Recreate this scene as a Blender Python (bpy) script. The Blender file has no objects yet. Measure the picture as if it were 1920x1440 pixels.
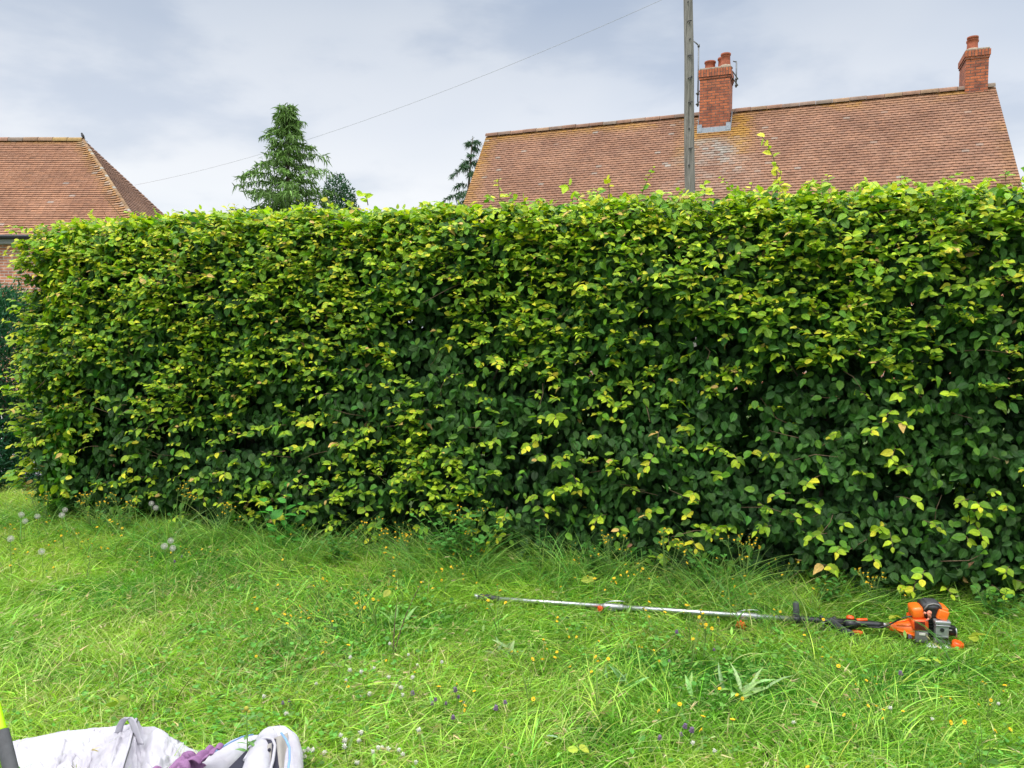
import bpy, bmesh, math, random
import numpy as np
from mathutils import Vector, Matrix

# ------------------------------------------------------------------ camera, sky, sun
PITCH = math.radians(3.75)
CAMH = 1.6
F = 1450.0                     # focal length in pixels of the 1920 px wide photograph
C = bpy.context.scene.collection
cam_d = bpy.data.cameras.new('camera')
cam_d.sensor_width = 36.0
cam_d.lens = 36.0 * F / 1920.0
cam_d.clip_start = 0.05
cam_d.clip_end = 2000
cam = bpy.data.objects.new('camera', cam_d)
C.objects.link(cam)
cam.location = (0, 0, CAMH)
cam.rotation_euler = (math.radians(90) - PITCH, 0, 0)
bpy.context.scene.camera = cam
vs = bpy.context.scene.view_settings
vs.view_transform = 'Standard'
vs.look = 'None'
vs.gamma = 1.0
vs.use_curve_mapping = False
vs.exposure = 0.0

SUN_EL, SUN_AZ = math.radians(62), math.radians(215)   # azimuth clockwise from +Y (behind the camera, left)
sun_d = bpy.data.lights.new('sun', 'SUN')
sun_d.energy = 2.0
sun_d.angle = math.radians(22)
sun_d.color = (1.0, 0.965, 0.9)
sun = bpy.data.objects.new('sun', sun_d)
C.objects.link(sun)
sdir = Vector((math.sin(SUN_AZ) * math.cos(SUN_EL), math.cos(SUN_AZ) * math.cos(SUN_EL), math.sin(SUN_EL)))
sun.rotation_euler = (-sdir).to_track_quat('-Z', 'Y').to_euler()

W = bpy.data.worlds.new('World')
bpy.context.scene.world = W
W.use_nodes = True
wt = W.node_tree
wt.nodes.clear()


def N(t, typ, **kw):
    n = t.nodes.new(typ)
    for k, v in kw.items():
        if k.startswith('i_'):
            n.inputs[k[2:].replace('_', ' ')].default_value = v
        elif k.startswith('n_'):
            n.inputs[int(k[2:])].default_value = v
        else:
            setattr(n, k, v)
    return n


def ramp(t, fac, stops, interp='LINEAR'):
    r = t.nodes.new('ShaderNodeValToRGB')
    r.color_ramp.interpolation = interp
    el = r.color_ramp.elements
    while len(el) > 1:
        el.remove(el[-1])
    el[0].position = stops[0][0]
    el[0].color = (*stops[0][1], 1)
    for p, c in stops[1:]:
        e = el.new(p)
        e.color = (*c, 1)
    t.links.new(fac, r.inputs[0])
    return r.outputs[0]


def mixc(t, fac, a, b, mode='MIX'):
    m = t.nodes.new('ShaderNodeMix')
    m.data_type = 'RGBA'
    m.blend_type = mode
    for inp, v in ((m.inputs[0], fac), (m.inputs[6], a), (m.inputs[7], b)):
        if isinstance(v, bpy.types.NodeSocket):
            t.links.new(v, inp)
        elif isinstance(v, (int, float)):
            inp.default_value = v
        else:
            inp.default_value = (*v, 1)
    return m.outputs[2]


def mth(t, op, a, b=None, c=None, clamp=False):
    m = t.nodes.new('ShaderNodeMath')
    m.operation = op
    m.use_clamp = clamp
    for i, v in enumerate((a, b, c)):
        if v is None:
            continue
        if isinstance(v, bpy.types.NodeSocket):
            t.links.new(v, m.inputs[i])
        else:
            m.inputs[i].default_value = v
    return m.outputs[0]


def build_world():
    t = wt
    L = t.links
    sky = N(t, 'ShaderNodeTexSky', sky_type='NISHITA', sun_disc=False, sun_elevation=SUN_EL, sun_rotation=SUN_AZ)
    skyc = mixc(t, 1.0, sky.outputs[0], (0.085, 0.085, 0.085), 'MULTIPLY')
    tc = N(t, 'ShaderNodeTexCoord')
    sep = N(t, 'ShaderNodeSeparateXYZ')
    L.new(tc.outputs['Generated'], sep.inputs[0])
    el = sep.outputs[2]
    # cloud deck: layered soft cloud, brighter overhead as an overcast sky is
    mp = N(t, 'ShaderNodeMapping')
    mp.inputs['Scale'].default_value = (1.0, 1.0, 2.6)
    mp.inputs['Location'].default_value = (3.1, 1.7, 0.4)
    L.new(tc.outputs['Generated'], mp.inputs[0])
    n1 = N(t, 'ShaderNodeTexNoise', i_Scale=1.5, i_Detail=4.0, i_Roughness=0.45, i_Distortion=0.2)
    L.new(mp.outputs[0], n1.inputs['Vector'])
    n2 = N(t, 'ShaderNodeTexNoise', i_Scale=3.6, i_Detail=6.0, i_Roughness=0.52, i_Distortion=0.15)
    L.new(mp.outputs[0], n2.inputs['Vector'])
    base = ramp(t, el, [(0.0, (0.92, 0.95, 1.0)), (0.16, (0.90, 0.94, 1.0)), (0.25, (0.76, 0.82, 0.92)),
                        (0.38, (0.62, 0.69, 0.80)), (0.50, (0.75, 0.84, 1.0)), (0.68, (1.0, 1.0, 1.0)), (1.0, (1.0, 1.0, 1.0))])
    dark = ramp(t, n2.outputs[0], [(0.47, (1, 1, 1)), (0.66, (0.78, 0.82, 0.88))], 'EASE')
    light = ramp(t, n1.outputs[0], [(0.38, (0.92, 0.95, 0.99)), (0.62, (1.14, 1.11, 1.07))], 'EASE')
    c = mixc(t, 1.0, base, dark, 'MULTIPLY')
    c = mixc(t, 1.0, c, light, 'MULTIPLY')
    gain = N(t, 'ShaderNodeMapRange', interpolation_type='SMOOTHSTEP')
    gain.inputs[1].default_value = 0.40
    gain.inputs[2].default_value = 0.80
    gain.inputs[3].default_value = 1.0
    gain.inputs[4].default_value = 3.6
    L.new(el, gain.inputs[0])
    gc = N(t, 'ShaderNodeCombineXYZ')
    for i in range(3):
        L.new(gain.outputs[0], gc.inputs[i])
    c = mixc(t, 1.0, c, gc.outputs[0], 'MULTIPLY')
    c = mixc(t, 0.90, skyc, c)
    bg = N(t, 'ShaderNodeBackground', i_Strength=1.0)
    L.new(c, bg.inputs[0])
    out = N(t, 'ShaderNodeOutputWorld')
    L.new(bg.outputs[0], out.inputs[0])


build_world()

# ------------------------------------------------------------------ helpers
rng = np.random.default_rng(7)
random.seed(7)
UP = np.array([0, 0, 1.0])


def at(px, py, Y):
    """world point seen at photo pixel (px,py) at distance Y in front of the camera plane"""
    u, v = (px - 960) / F, (720 - py) / F
    d = Vector((u, math.cos(PITCH) + v * math.sin(PITCH), -math.sin(PITCH) + v * math.cos(PITCH)))
    d *= Y / d.y
    return Vector((d.x, d.y, d.z + CAMH))


def gnd(px, py, z=0.0):
    u, v = (px - 960) / F, (720 - py) / F
    d = Vector((u, math.cos(PITCH) + v * math.sin(PITCH), -math.sin(PITCH) + v * math.cos(PITCH)))
    d *= (z - CAMH) / d.z
    return Vector((d.x, d.y, z))


def tag(o, label=None, cat=None, group=None, kind=None):
    if label:
        o['label'] = label
    if cat:
        o['category'] = cat
    if group:
        o['group'] = group
    if kind:
        o['kind'] = kind
    return o


def empty(name, loc, rz=0.0):
    o = bpy.data.objects.new(name, None)
    o.empty_display_size = 0.1
    C.objects.link(o)
    o.location = loc
    o.rotation_euler = (0, 0, rz)
    return o


def copy_tree(o, parent=None):
    c = o.copy()
    C.objects.link(c)
    if parent:
        c.parent = parent
    for ch in list(o.children):
        copy_tree(ch, c)
    return c


class MB:
    def __init__(self):
        self.v, self.f, self.uv, self.sm = [], [], [], []

    def face(self, pts, uv=None, smooth=False):
        b = len(self.v)
        self.v += [tuple(p) for p in pts]
        self.f.append(tuple(range(b, b + len(pts))))
        self.uv.append(uv)
        self.sm.append(smooth)

    def box(self, c, s, rot=None, bev=0.0):
        """bevelled box: centre c, size s, optional 3x3 rotation"""
        c = Vector(c)
        R = rot if rot is not None else Matrix.Identity(3)
        hx, hy, hz = s[0] / 2, s[1] / 2, s[2] / 2
        if bev <= 0:
            P = [c + R @ Vector((x * hx, y * hy, z * hz)) for z in (-1, 1) for y in (-1, 1) for x in (-1, 1)]
            b = len(self.v)
            self.v += [tuple(p) for p in P]
            for q, (du, dv) in (((0, 2, 3, 1), (s[0], s[1])), ((4, 5, 7, 6), (s[0], s[1])), ((0, 1, 5, 4), (s[0], s[2])),
                                ((2, 6, 7, 3), (s[0], s[2])), ((0, 4, 6, 2), (s[1], s[2])), ((1, 3, 7, 5), (s[1], s[2]))):
                self.f.append(tuple(b + i for i in q))
                self.uv.append(None)
                self.sm.append(False)
            return
        bm = bmesh.new()
        bmesh.ops.create_cube(bm, size=1.0)
        for vv in bm.verts:
            vv.co = Vector((vv.co.x * s[0], vv.co.y * s[1], vv.co.z * s[2]))
        bmesh.ops.bevel(bm, geom=bm.edges[:], offset=bev, segments=2, affect='EDGES', profile=0.6)
        self.add_bm(bm, c, R)

    def add_bm(self, bm, c=(0, 0, 0), R=None, smooth=True):
        R = R if R is not None else Matrix.Identity(3)
        c = Vector(c)
        b = len(self.v)
        bm.verts.ensure_lookup_table()
        self.v += [tuple(c + R @ vv.co) for vv in bm.verts]
        for ff in bm.faces:
            self.f.append(tuple(b + vv.index for vv in ff.verts))
            self.uv.append(None)
            self.sm.append(smooth)
        bm.free()

    def tube(self, pts, rad, seg=8, cap=True, smooth=True, flat=1.0):
        pts = [Vector(p) for p in pts]
        if not hasattr(rad, '__len__'):
            rad = [rad] * len(pts)
        b = len(self.v)
        n = len(pts)
        side = None
        for i, p in enumerate(pts):
            t = (pts[min(i + 1, n - 1)] - pts[max(i - 1, 0)]).normalized()
            if side is None:
                side = t.cross(Vector((0, 0, 1)))
                if side.length < 0.05:
                    side = Vector((1, 0, 0))
            side = (side - t * side.dot(t)).normalized()
            up = side.cross(t)
            for k in range(seg):
                a = 2 * math.pi * k / seg
                self.v.append(tuple(p + (side * math.cos(a) + up * math.sin(a) * flat) * rad[i]))
        for i in range(n - 1):
            for k in range(seg):
                k2 = (k + 1) % seg
                self.f.append((b + i * seg + k, b + i * seg + k2, b + (i + 1) * seg + k2, b + (i + 1) * seg + k))
                self.uv.append(None)
                self.sm.append(smooth)
        if cap:
            self.f.append(tuple(b + k for k in reversed(range(seg))))
            self.uv.append(None)
            self.sm.append(False)
            self.f.append(tuple(b + (n - 1) * seg + k for k in range(seg)))
            self.uv.append(None)
            self.sm.append(False)

    def ball(self, c, r, s=(1, 1, 1), sub=2):
        bm = bmesh.new()
        bmesh.ops.create_icosphere(bm, subdivisions=sub, radius=r)
        for vv in bm.verts:
            vv.co = Vector((vv.co.x * s[0], vv.co.y * s[1], vv.co.z * s[2]))
        self.add_bm(bm, c)

    def build(self, name, mat, parent=None, xf=None):
        me = bpy.data.meshes.new(name)
        me.from_pydata(self.v, [], self.f)
        if any(u is not None for u in self.uv):
            lay = me.uv_layers.new(name='UVMap')
            data = []
            for fc, u in zip(self.f, self.uv):
                data += [c for q in (u if u is not None else [(0, 0)] * len(fc)) for c in q]
            lay.data.foreach_set('uv', data)
        me.polygons.foreach_set('use_smooth', self.sm)
        me.materials.append(mat)
        me.update()
        o = bpy.data.objects.new(name, me)
        C.objects.link(o)
        if parent:
            o.parent = parent
        return o


def np_mesh(name, V, faces, mat, tint=None, uv=None, parent=None, smooth=True, extra=None):
    """faces: list of (m,k) int arrays; tint (n,3) per vertex; uv (n,2) per vertex"""
    me = bpy.data.meshes.new(name)
    V = np.ascontiguousarray(V, dtype=np.float32)
    me.vertices.add(len(V))
    me.vertices.foreach_set('co', V.ravel())
    loops = np.concatenate([f.ravel() for f in faces]).astype(np.int32)
    tot = np.concatenate([np.full(len(f), f.shape[1], np.int32) for f in faces])
    start = np.concatenate([[0], np.cumsum(tot)[:-1]]).astype(np.int32)
    me.loops.add(len(loops))
    me.loops.foreach_set('vertex_index', loops)
    me.polygons.add(len(tot))
    me.polygons.foreach_set('loop_start', start)
    me.polygons.foreach_set('loop_total', tot)
    me.polygons.foreach_set('use_smooth', np.full(len(tot), smooth, bool))
    me.update(calc_edges=True)
    if tint is not None:
        a = me.attributes.new('tint', 'FLOAT_COLOR', 'POINT')
        a.data.foreach_set('color', np.concatenate([tint, np.ones((len(tint), 1))], 1).astype(np.float32).ravel())
    if uv is not None:
        lay = me.uv_layers.new(name='UVMap')
        lay.data.foreach_set('uv', uv[loops].astype(np.float32).ravel())
    me.materials.append(mat)
    o = bpy.data.objects.new(name, me)
    C.objects.link(o)
    if parent:
        o.parent = parent
    return o


def _hash(ix, iy, iz, seed):
    h = (ix * 374761393 + iy * 668265263 + iz * 2147483647 + seed * 974711) & 0xFFFFFFFF
    h = ((h ^ (h >> 13)) * 1274126177) & 0xFFFFFFFF
    h = ((h ^ (h >> 16)) * 2246822519) & 0xFFFFFFFF
    return (h ^ (h >> 15)) / 4294967295.0


def vnoise(x, y, z=0.0, seed=0):
    x, y, z = np.broadcast_arrays(np.asarray(x, float), np.asarray(y, float), np.asarray(z, float))
    xi, yi, zi = np.floor(x).astype(np.int64), np.floor(y).astype(np.int64), np.floor(z).astype(np.int64)
    fx, fy, fz = x - xi, y - yi, z - zi
    fx, fy, fz = fx * fx * (3 - 2 * fx), fy * fy * (3 - 2 * fy), fz * fz * (3 - 2 * fz)
    r = 0
    for dx in (0, 1):
        for dy in (0, 1):
            for dz in (0, 1):
                w = (fx if dx else 1 - fx) * (fy if dy else 1 - fy) * (fz if dz else 1 - fz)
                r = r + w * _hash(xi + dx, yi + dy, zi + dz, seed)
    return r


def fbm(x, y, z=0.0, seed=0, oct=3):
    r, a, s = 0, 0.5, 0
    for k in range(oct):
        r = r + a * vnoise(np.asarray(x) * 2 ** k, np.asarray(y) * 2 ** k, np.asarray(z) * 2 ** k, seed + k)
        s += a
        a *= 0.5
    return r / s


def unit(a):
    return a / np.maximum(np.linalg.norm(a, axis=-1, keepdims=True), 1e-9)


# ------------------------------------------------------------------ materials
def new_mat(name):
    m = bpy.data.materials.new(name)
    m.use_nodes = True
    t = m.node_tree
    t.nodes.clear()
    out = t.nodes.new('ShaderNodeOutputMaterial')
    return m, t, out


def pbr(name, col, rough=0.5, metal=0.0, noise=0.0, nscale=20.0, bump=0.0, spec=0.5, coat=0.0):
    m, t, out = new_mat(name)
    b = N(t, 'ShaderNodeBsdfPrincipled')
    b.inputs['Roughness'].default_value = rough
    b.inputs['Metallic'].default_value = metal
    b.inputs['Specular IOR Level'].default_value = spec
    b.inputs['Coat Weight'].default_value = coat
    tc = N(t, 'ShaderNodeTexCoord')
    nz = N(t, 'ShaderNodeTexNoise', i_Scale=nscale, i_Detail=6.0, i_Roughness=0.6)
    t.links.new(tc.outputs['Object'], nz.inputs['Vector'])
    lo = tuple(c * (1 - noise) for c in col)
    hi = tuple(min(1, c * (1 + noise)) for c in col)
    t.links.new(ramp(t, nz.outputs[0], [(0.3, lo), (0.7, hi)]), b.inputs['Base Color'])
    if bump:
        bp = N(t, 'ShaderNodeBump', i_Strength=bump, i_Distance=0.01)
        t.links.new(nz.outputs[0], bp.inputs['Height'])
        t.links.new(bp.outputs[0], b.inputs['Normal'])
    t.links.new(b.outputs[0], out.inputs[0])
    return m


def leaf_mat(name, rough=0.45, transl=0.35, veins=True, spec=0.4, boost=1.0):
    m, t, out = new_mat(name)
    at_ = N(t, 'ShaderNodeAttribute', attribute_name='tint')
    col = at_.outputs['Color']
    b = N(t, 'ShaderNodeBsdfPrincipled')
    b.inputs['Roughness'].default_value = rough
    b.inputs['Specular IOR Level'].default_value = spec
    if veins:
        uv = N(t, 'ShaderNodeUVMap', uv_map='UVMap')
        sep = N(t, 'ShaderNodeSeparateXYZ')
        t.links.new(uv.outputs[0], sep.inputs[0])
        au = mth(t, 'ABSOLUTE', sep.outputs[0])
        ph = mth(t, 'MULTIPLY', mth(t, 'SUBTRACT', sep.outputs[1], mth(t, 'MULTIPLY', au, 0.45)), 62.0)
        wv = mth(t, 'SINE', ph)
        mid = mth(t, 'SUBTRACT', 1.0, mth(t, 'MULTIPLY', au, 14.0), clamp=True)
        h = mth(t, 'ADD', mth(t, 'MULTIPLY', wv, 0.5), mth(t, 'MULTIPLY', mid, -2.0))
        bp = N(t, 'ShaderNodeBump', i_Strength=0.55, i_Distance=0.002)
        t.links.new(h, bp.inputs['Height'])
        t.links.new(bp.outputs[0], b.inputs['Normal'])
        col = mixc(t, mth(t, 'MULTIPLY', mid, 0.35), col, mixc(t, 1.0, col, (1.6, 1.5, 1.4), 'MULTIPLY'))
        tc = N(t, 'ShaderNodeTexCoord')
        nz = N(t, 'ShaderNodeTexNoise', i_Scale=55.0, i_Detail=3.0)
        t.links.new(tc.outputs['Object'], nz.inputs['Vector'])
        col = mixc(t, 1.0, col, ramp(t, nz.outputs[0], [(0.3, (0.78, 0.8, 0.75)), (0.7, (1.2, 1.18, 1.15))]), 'MULTIPLY')
    t.links.new(col, b.inputs['Base Color'])
    tr = N(t, 'ShaderNodeBsdfTranslucent')
    t.links.new(mixc(t, 1.0, col, (1.25, 1.5, 0.55), 'MULTIPLY'), tr.inputs[0])
    mx = N(t, 'ShaderNodeMixShader')
    mx.inputs[0].default_value = transl
    t.links.new(b.outputs[0], mx.inputs[1])
    t.links.new(tr.outputs[0], mx.inputs[2])
    t.links.new(mx.outputs[0], out.inputs[0])
    return m


def tile_mat(name, blotch=(0.0, 0.0)):
    m, t, out = new_mat(name)
    at_ = N(t, 'ShaderNodeAttribute', attribute_name='tint')
    tc = N(t, 'ShaderNodeTexCoord')
    n1 = N(t, 'ShaderNodeTexNoise', i_Scale=9.0, i_Detail=8.0, i_Roughness=0.7)
    n2 = N(t, 'ShaderNodeTexNoise', i_Scale=1.1, i_Detail=5.0, i_Roughness=0.65)
    n3 = N(t, 'ShaderNodeTexNoise', i_Scale=4.5, i_Detail=7.0, i_Roughness=0.75)
    for n in (n1, n2, n3):
        t.links.new(tc.outputs['Object'], n.inputs['Vector'])
    c = mixc(t, 1.0, at_.outputs['Color'], ramp(t, n1.outputs[0], [(0.3, (0.72, 0.72, 0.74)), (0.7, (1.22, 1.2, 1.2))]), 'MULTIPLY')
    c = mixc(t, 1.0, c, ramp(t, n2.outputs[0], [(0.35, (0.82, 0.80, 0.80)), (0.65, (1.12, 1.14, 1.14))]), 'MULTIPLY')
    sp = ramp(t, n3.outputs[0], [(0.66, (0, 0, 0)), (0.72, (1, 1, 1))])
    c = mixc(t, mth(t, 'MULTIPLY', sp, 0.5), c, (0.42, 0.40, 0.34))
    b = N(t, 'ShaderNodeBsdfPrincipled')
    b.inputs['Roughness'].default_value = 0.85
    b.inputs['Specular IOR Level'].default_value = 0.25
    t.links.new(c, b.inputs['Base Color'])
    bp = N(t, 'ShaderNodeBump', i_Strength=0.4, i_Distance=0.006)
    t.links.new(n1.outputs[0], bp.inputs['Height'])
    t.links.new(bp.outputs[0], b.inputs['Normal'])
    t.links.new(b.outputs[0], out.inputs[0])
    return m


def brick_mat(name, c1, c2, mortar, msize=0.006):
    m, t, out = new_mat(name)
    uv = N(t, 'ShaderNodeUVMap', uv_map='UVMap')
    br = N(t, 'ShaderNodeTexBrick')
    br.inputs['Scale'].default_value = 1.0
    br.inputs['Brick Width'].default_value = 0.225
    br.inputs['Row Height'].default_value = 0.075
    br.inputs['Mortar Size'].default_value = msize
    br.inputs['Mortar Smooth'].default_value = 0.2
    br.inputs['Bias'].default_value = -0.1
    br.inputs['Color1'].default_value = (*c1, 1)
    br.inputs['Color2'].default_value = (*c2, 1)
    br.inputs['Mortar'].default_value = (*mortar, 1)
    n0 = N(t, 'ShaderNodeTexNoise', i_Scale=6.0, i_Detail=4.0)
    t.links.new(uv.outputs[0], n0.inputs['Vector'])
    add = N(t, 'ShaderNodeVectorMath', operation='MULTIPLY_ADD')
    t.links.new(n0.outputs['Color'], add.inputs[0])
    add.inputs[1].default_value = (0.012, 0.012, 0)
    t.links.new(uv.outputs[0], add.inputs[2])
    t.links.new(add.outputs[0], br.inputs['Vector'])
    n1 = N(t, 'ShaderNodeTexNoise', i_Scale=5.5, i_Detail=7.0, i_Roughness=0.7)
    t.links.new(uv.outputs[0], n1.inputs['Vector'])
    n2 = N(t, 'ShaderNodeTexNoise', i_Scale=1.6, i_Detail=4.0, i_Roughness=0.6)
    t.links.new(uv.outputs[0], n2.inputs['Vector'])
    c = mixc(t, 1.0, br.outputs['Color'], ramp(t, n1.outputs[0], [(0.3, (0.55, 0.55, 0.6)), (0.65, (1.25, 1.2, 1.15))]), 'MULTIPLY')
    c = mixc(t, mth(t, 'MULTIPLY', ramp(t, n2.outputs[0], [(0.55, (0, 0, 0)), (0.7, (1, 1, 1))]), 0.45), c, (0.10, 0.06, 0.05))
    b = N(t, 'ShaderNodeBsdfPrincipled')
    b.inputs['Roughness'].default_value = 0.9
    t.links.new(c, b.inputs['Base Color'])
    bp = N(t, 'ShaderNodeBump', i_Strength=0.6, i_Distance=0.01)
    bp.invert = True
    t.links.new(br.outputs['Fac'], bp.inputs['Height'])
    t.links.new(bp.outputs[0], b.inputs['Normal'])
    t.links.new(b.outputs[0], out.inputs[0])
    return m


def ground_mat():
    m, t, out = new_mat('soil and thatch')
    tc = N(t, 'ShaderNodeTexCoord')
    n1 = N(t, 'ShaderNodeTexNoise', i_Scale=30.0, i_Detail=8.0, i_Roughness=0.75)
    n2 = N(t, 'ShaderNodeTexNoise', i_Scale=0.7, i_Detail=5.0)
    for n in (n1, n2):
        t.links.new(tc.outputs['Object'], n.inputs['Vector'])
    c = ramp(t, n1.outputs[0], [(0.3, (0.035, 0.055, 0.015)), (0.55, (0.07, 0.12, 0.025)), (0.75, (0.15, 0.16, 0.06))])
    c = mixc(t, 1.0, c, ramp(t, n2.outputs[0], [(0.35, (0.8, 0.85, 0.8)), (0.65, (1.2, 1.15, 1.1))]), 'MULTIPLY')
    b = N(t, 'ShaderNodeBsdfPrincipled')
    b.inputs['Roughness'].default_value = 1.0
    t.links.new(c, b.inputs['Base Color'])
    bp = N(t, 'ShaderNodeBump', i_Strength=0.8, i_Distance=0.03)
    t.links.new(n1.outputs[0], bp.inputs['Height'])
    t.links.new(bp.outputs[0], b.inputs['Normal'])
    t.links.new(b.outputs[0], out.inputs[0])
    return m


M = dict(
    hedge=leaf_mat('hornbeam leaves', 0.42, 0.24, spec=0.28),
    grass=leaf_mat('grass blades', 0.5, 0.32, veins=False, spec=0.3),
    weed=leaf_mat('weed leaves', 0.5, 0.28),
    needle=leaf_mat('conifer needles', 0.6, 0.12, veins=False, spec=0.2),
    petal=leaf_mat('petals', 0.7, 0.25, veins=False, spec=0.1),
    bark=pbr('bark', (0.09, 0.07, 0.05), 0.9, noise=0.5, nscale=30, bump=0.8),
    twig=pbr('twig', (0.16, 0.10, 0.06), 0.8, noise=0.4, nscale=60),
    tile=tile_mat('clay roof tiles'),
    brick_red=brick_mat('red chimney brick', (0.52, 0.155, 0.065), (0.27, 0.085, 0.05), (0.12, 0.09, 0.075), 0.009),
    brick_wall=brick_mat('orange wall brick', (0.60, 0.25, 0.145), (0.46, 0.17, 0.10), (0.62, 0.52, 0.45), 0.011),
    clay=pbr('clay pot', (0.36, 0.10, 0.05), 0.8, noise=0.3, nscale=12, bump=0.2),
    cement=pbr('cement', (0.34, 0.27, 0.20), 0.95, noise=0.35, nscale=18, bump=0.4),
    lead=pbr('lead flashing', (0.34, 0.38, 0.44), 0.55, noise=0.2, nscale=14, bump=0.2),
    galv=pbr('weathered steel', (0.16, 0.17, 0.18), 0.55, metal=0.6, noise=0.2),
    gutter=pbr('black gutter', (0.018, 0.018, 0.022), 0.35, noise=0.2),
    fascia=pbr('grey fascia', (0.32, 0.32, 0.31), 0.7, noise=0.1),
    alu=pbr('aluminium tube', (0.62, 0.63, 0.65), 0.32, metal=0.85, noise=0.12, nscale=40),
    black=pbr('black plastic', (0.016, 0.017, 0.019), 0.42, noise=0.25, nscale=60, bump=0.1),
    rubber=pbr('dark grey rubber', (0.045, 0.047, 0.05), 0.6, noise=0.2, nscale=60),
    orange=pbr('orange plastic', (0.92, 0.17, 0.015), 0.38, noise=0.1, nscale=25, coat=0.2),
    red_orange=pbr('red orange plastic', (0.85, 0.095, 0.012), 0.4, noise=0.1, nscale=25, coat=0.2),
    grey_plastic=pbr('grey cast metal', (0.20, 0.195, 0.185), 0.5, metal=0.3, noise=0.15, nscale=50, bump=0.2),
    silver=pbr('silver cast metal', (0.42, 0.43, 0.44), 0.42, metal=0.6, noise=0.15, nscale=50),
    tank=pbr('milky tank plastic', (0.62, 0.66, 0.66), 0.35, noise=0.08, nscale=20),
    lime=pbr('lime plastic', (0.42, 0.78, 0.0), 0.45, noise=0.08),
    blue=pbr('blue stitching', (0.16, 0.30, 0.55), 0.8, noise=0.2),
)


def wood_mat():
    m, t, out = new_mat('weathered pole wood')
    tc = N(t, 'ShaderNodeTexCoord')
    mp = N(t, 'ShaderNodeMapping')
    mp.inputs['Scale'].default_value = (1, 1, 0.06)
    t.links.new(tc.outputs['Object'], mp.inputs[0])
    n1 = N(t, 'ShaderNodeTexNoise', i_Scale=38.0, i_Detail=6.0, i_Roughness=0.7)
    t.links.new(mp.outputs[0], n1.inputs['Vector'])
    n2 = N(t, 'ShaderNodeTexNoise', i_Scale=1.3, i_Detail=5.0)
    t.links.new(tc.outputs['Object'], n2.inputs['Vector'])
    c = ramp(t, n1.outputs[0], [(0.32, (0.075, 0.07, 0.06)), (0.5, (0.20, 0.185, 0.165)), (0.7, (0.31, 0.29, 0.26))])
    c = mixc(t, ramp(t, n2.outputs[0], [(0.5, (0, 0, 0)), (0.75, (0.35, 0.35, 0.35))]), c, (0.16, 0.16, 0.10))
    b = N(t, 'ShaderNodeBsdfPrincipled')
    b.inputs['Roughness'].default_value = 0.9
    t.links.new(c, b.inputs['Base Color'])
    bp = N(t, 'ShaderNodeBump', i_Strength=0.7, i_Distance=0.01)
    t.links.new(n1.outputs[0], bp.inputs['Height'])
    t.links.new(bp.outputs[0], b.inputs['Normal'])
    t.links.new(b.outputs[0], out.inputs[0])
    return m


def cloth_mat(name, col, weave=260.0, rough=0.75, spec=0.3, transl=0.0, smudge=(0.9, 0.86, 0.9)):
    m, t, out = new_mat(name)
    tc = N(t, 'ShaderNodeTexCoord')
    w1 = N(t, 'ShaderNodeTexWave', i_Scale=weave)
    w1.bands_direction = 'X'
    w2 = N(t, 'ShaderNodeTexWave', i_Scale=weave)
    w2.bands_direction = 'Y'
    n1 = N(t, 'ShaderNodeTexNoise', i_Scale=5.0, i_Detail=6.0, i_Roughness=0.65)
    n2 = N(t, 'ShaderNodeTexNoise', i_Scale=28.0, i_Detail=4.0, i_Roughness=0.6)
    for n in (w1, w2, n1, n2):
        t.links.new(tc.outputs['Object'], n.inputs['Vector'])
    sm = tuple(c * s for c, s in zip(col, smudge))
    c = ramp(t, n1.outputs[0], [(0.35, sm), (0.62, col)])
    b = N(t, 'ShaderNodeBsdfPrincipled')
    b.inputs['Roughness'].default_value = rough
    b.inputs['Specular IOR Level'].default_value = spec
    t.links.new(c, b.inputs['Base Color'])
    h = mth(t, 'ADD', mth(t, 'MULTIPLY', w1.outputs['Fac'], w2.outputs['Fac']), mth(t, 'MULTIPLY', n2.outputs[0], 3.0))
    bp = N(t, 'ShaderNodeBump', i_Strength=0.5, i_Distance=0.004)
    t.links.new(h, bp.inputs['Height'])
    t.links.new(bp.outputs[0], b.inputs['Normal'])
    sh = b.outputs[0]
    t.links.new(sh, out.inputs[0])
    return m


M['wood'] = wood_mat()
M['bag'] = cloth_mat('white woven sack', (0.54, 0.535, 0.58), smudge=(0.8, 0.76, 0.8))
M['bag_in'] = cloth_mat('cream sack lining', (0.36, 0.345, 0.31))
M['navy'] = cloth_mat('dark navy lining', (0.035, 0.035, 0.055))
M['mauve'] = cloth_mat('mauve towel', (0.30, 0.16, 0.30), weave=120, rough=1.0, spec=0.05, smudge=(0.8, 0.75, 0.8))

# ------------------------------------------------------------------ ground
def build_ground():
    g = MB()
    S = 500
    g.face([(-S, -S, 0), (S, -S, 0), (S, S, 0), (-S, S, 0)])
    o = g.build('ground', ground_mat())
    tag(o, kind='structure')
    d = MB()
    P = [(-13.0, 7.5), (-5.45, 7.5), (-5.2, 9.4), (-6.2, 15.0), (-13, 16.0)]
    d.face([(x, y, 0.004) for x, y in P])
    mm = pbr('pale concrete', (0.36, 0.35, 0.37), 0.9, noise=0.25, nscale=9, bump=0.3)
    tag(d.build('driveway', mm), kind='structure')


build_ground()

# ------------------------------------------------------------------ houses
TERRA = [(0.268, 0.140, 0.086), (0.278, 0.146, 0.090), (0.256, 0.136, 0.086), (0.268, 0.147, 0.095), (0.244, 0.129, 0.083)]


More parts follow.
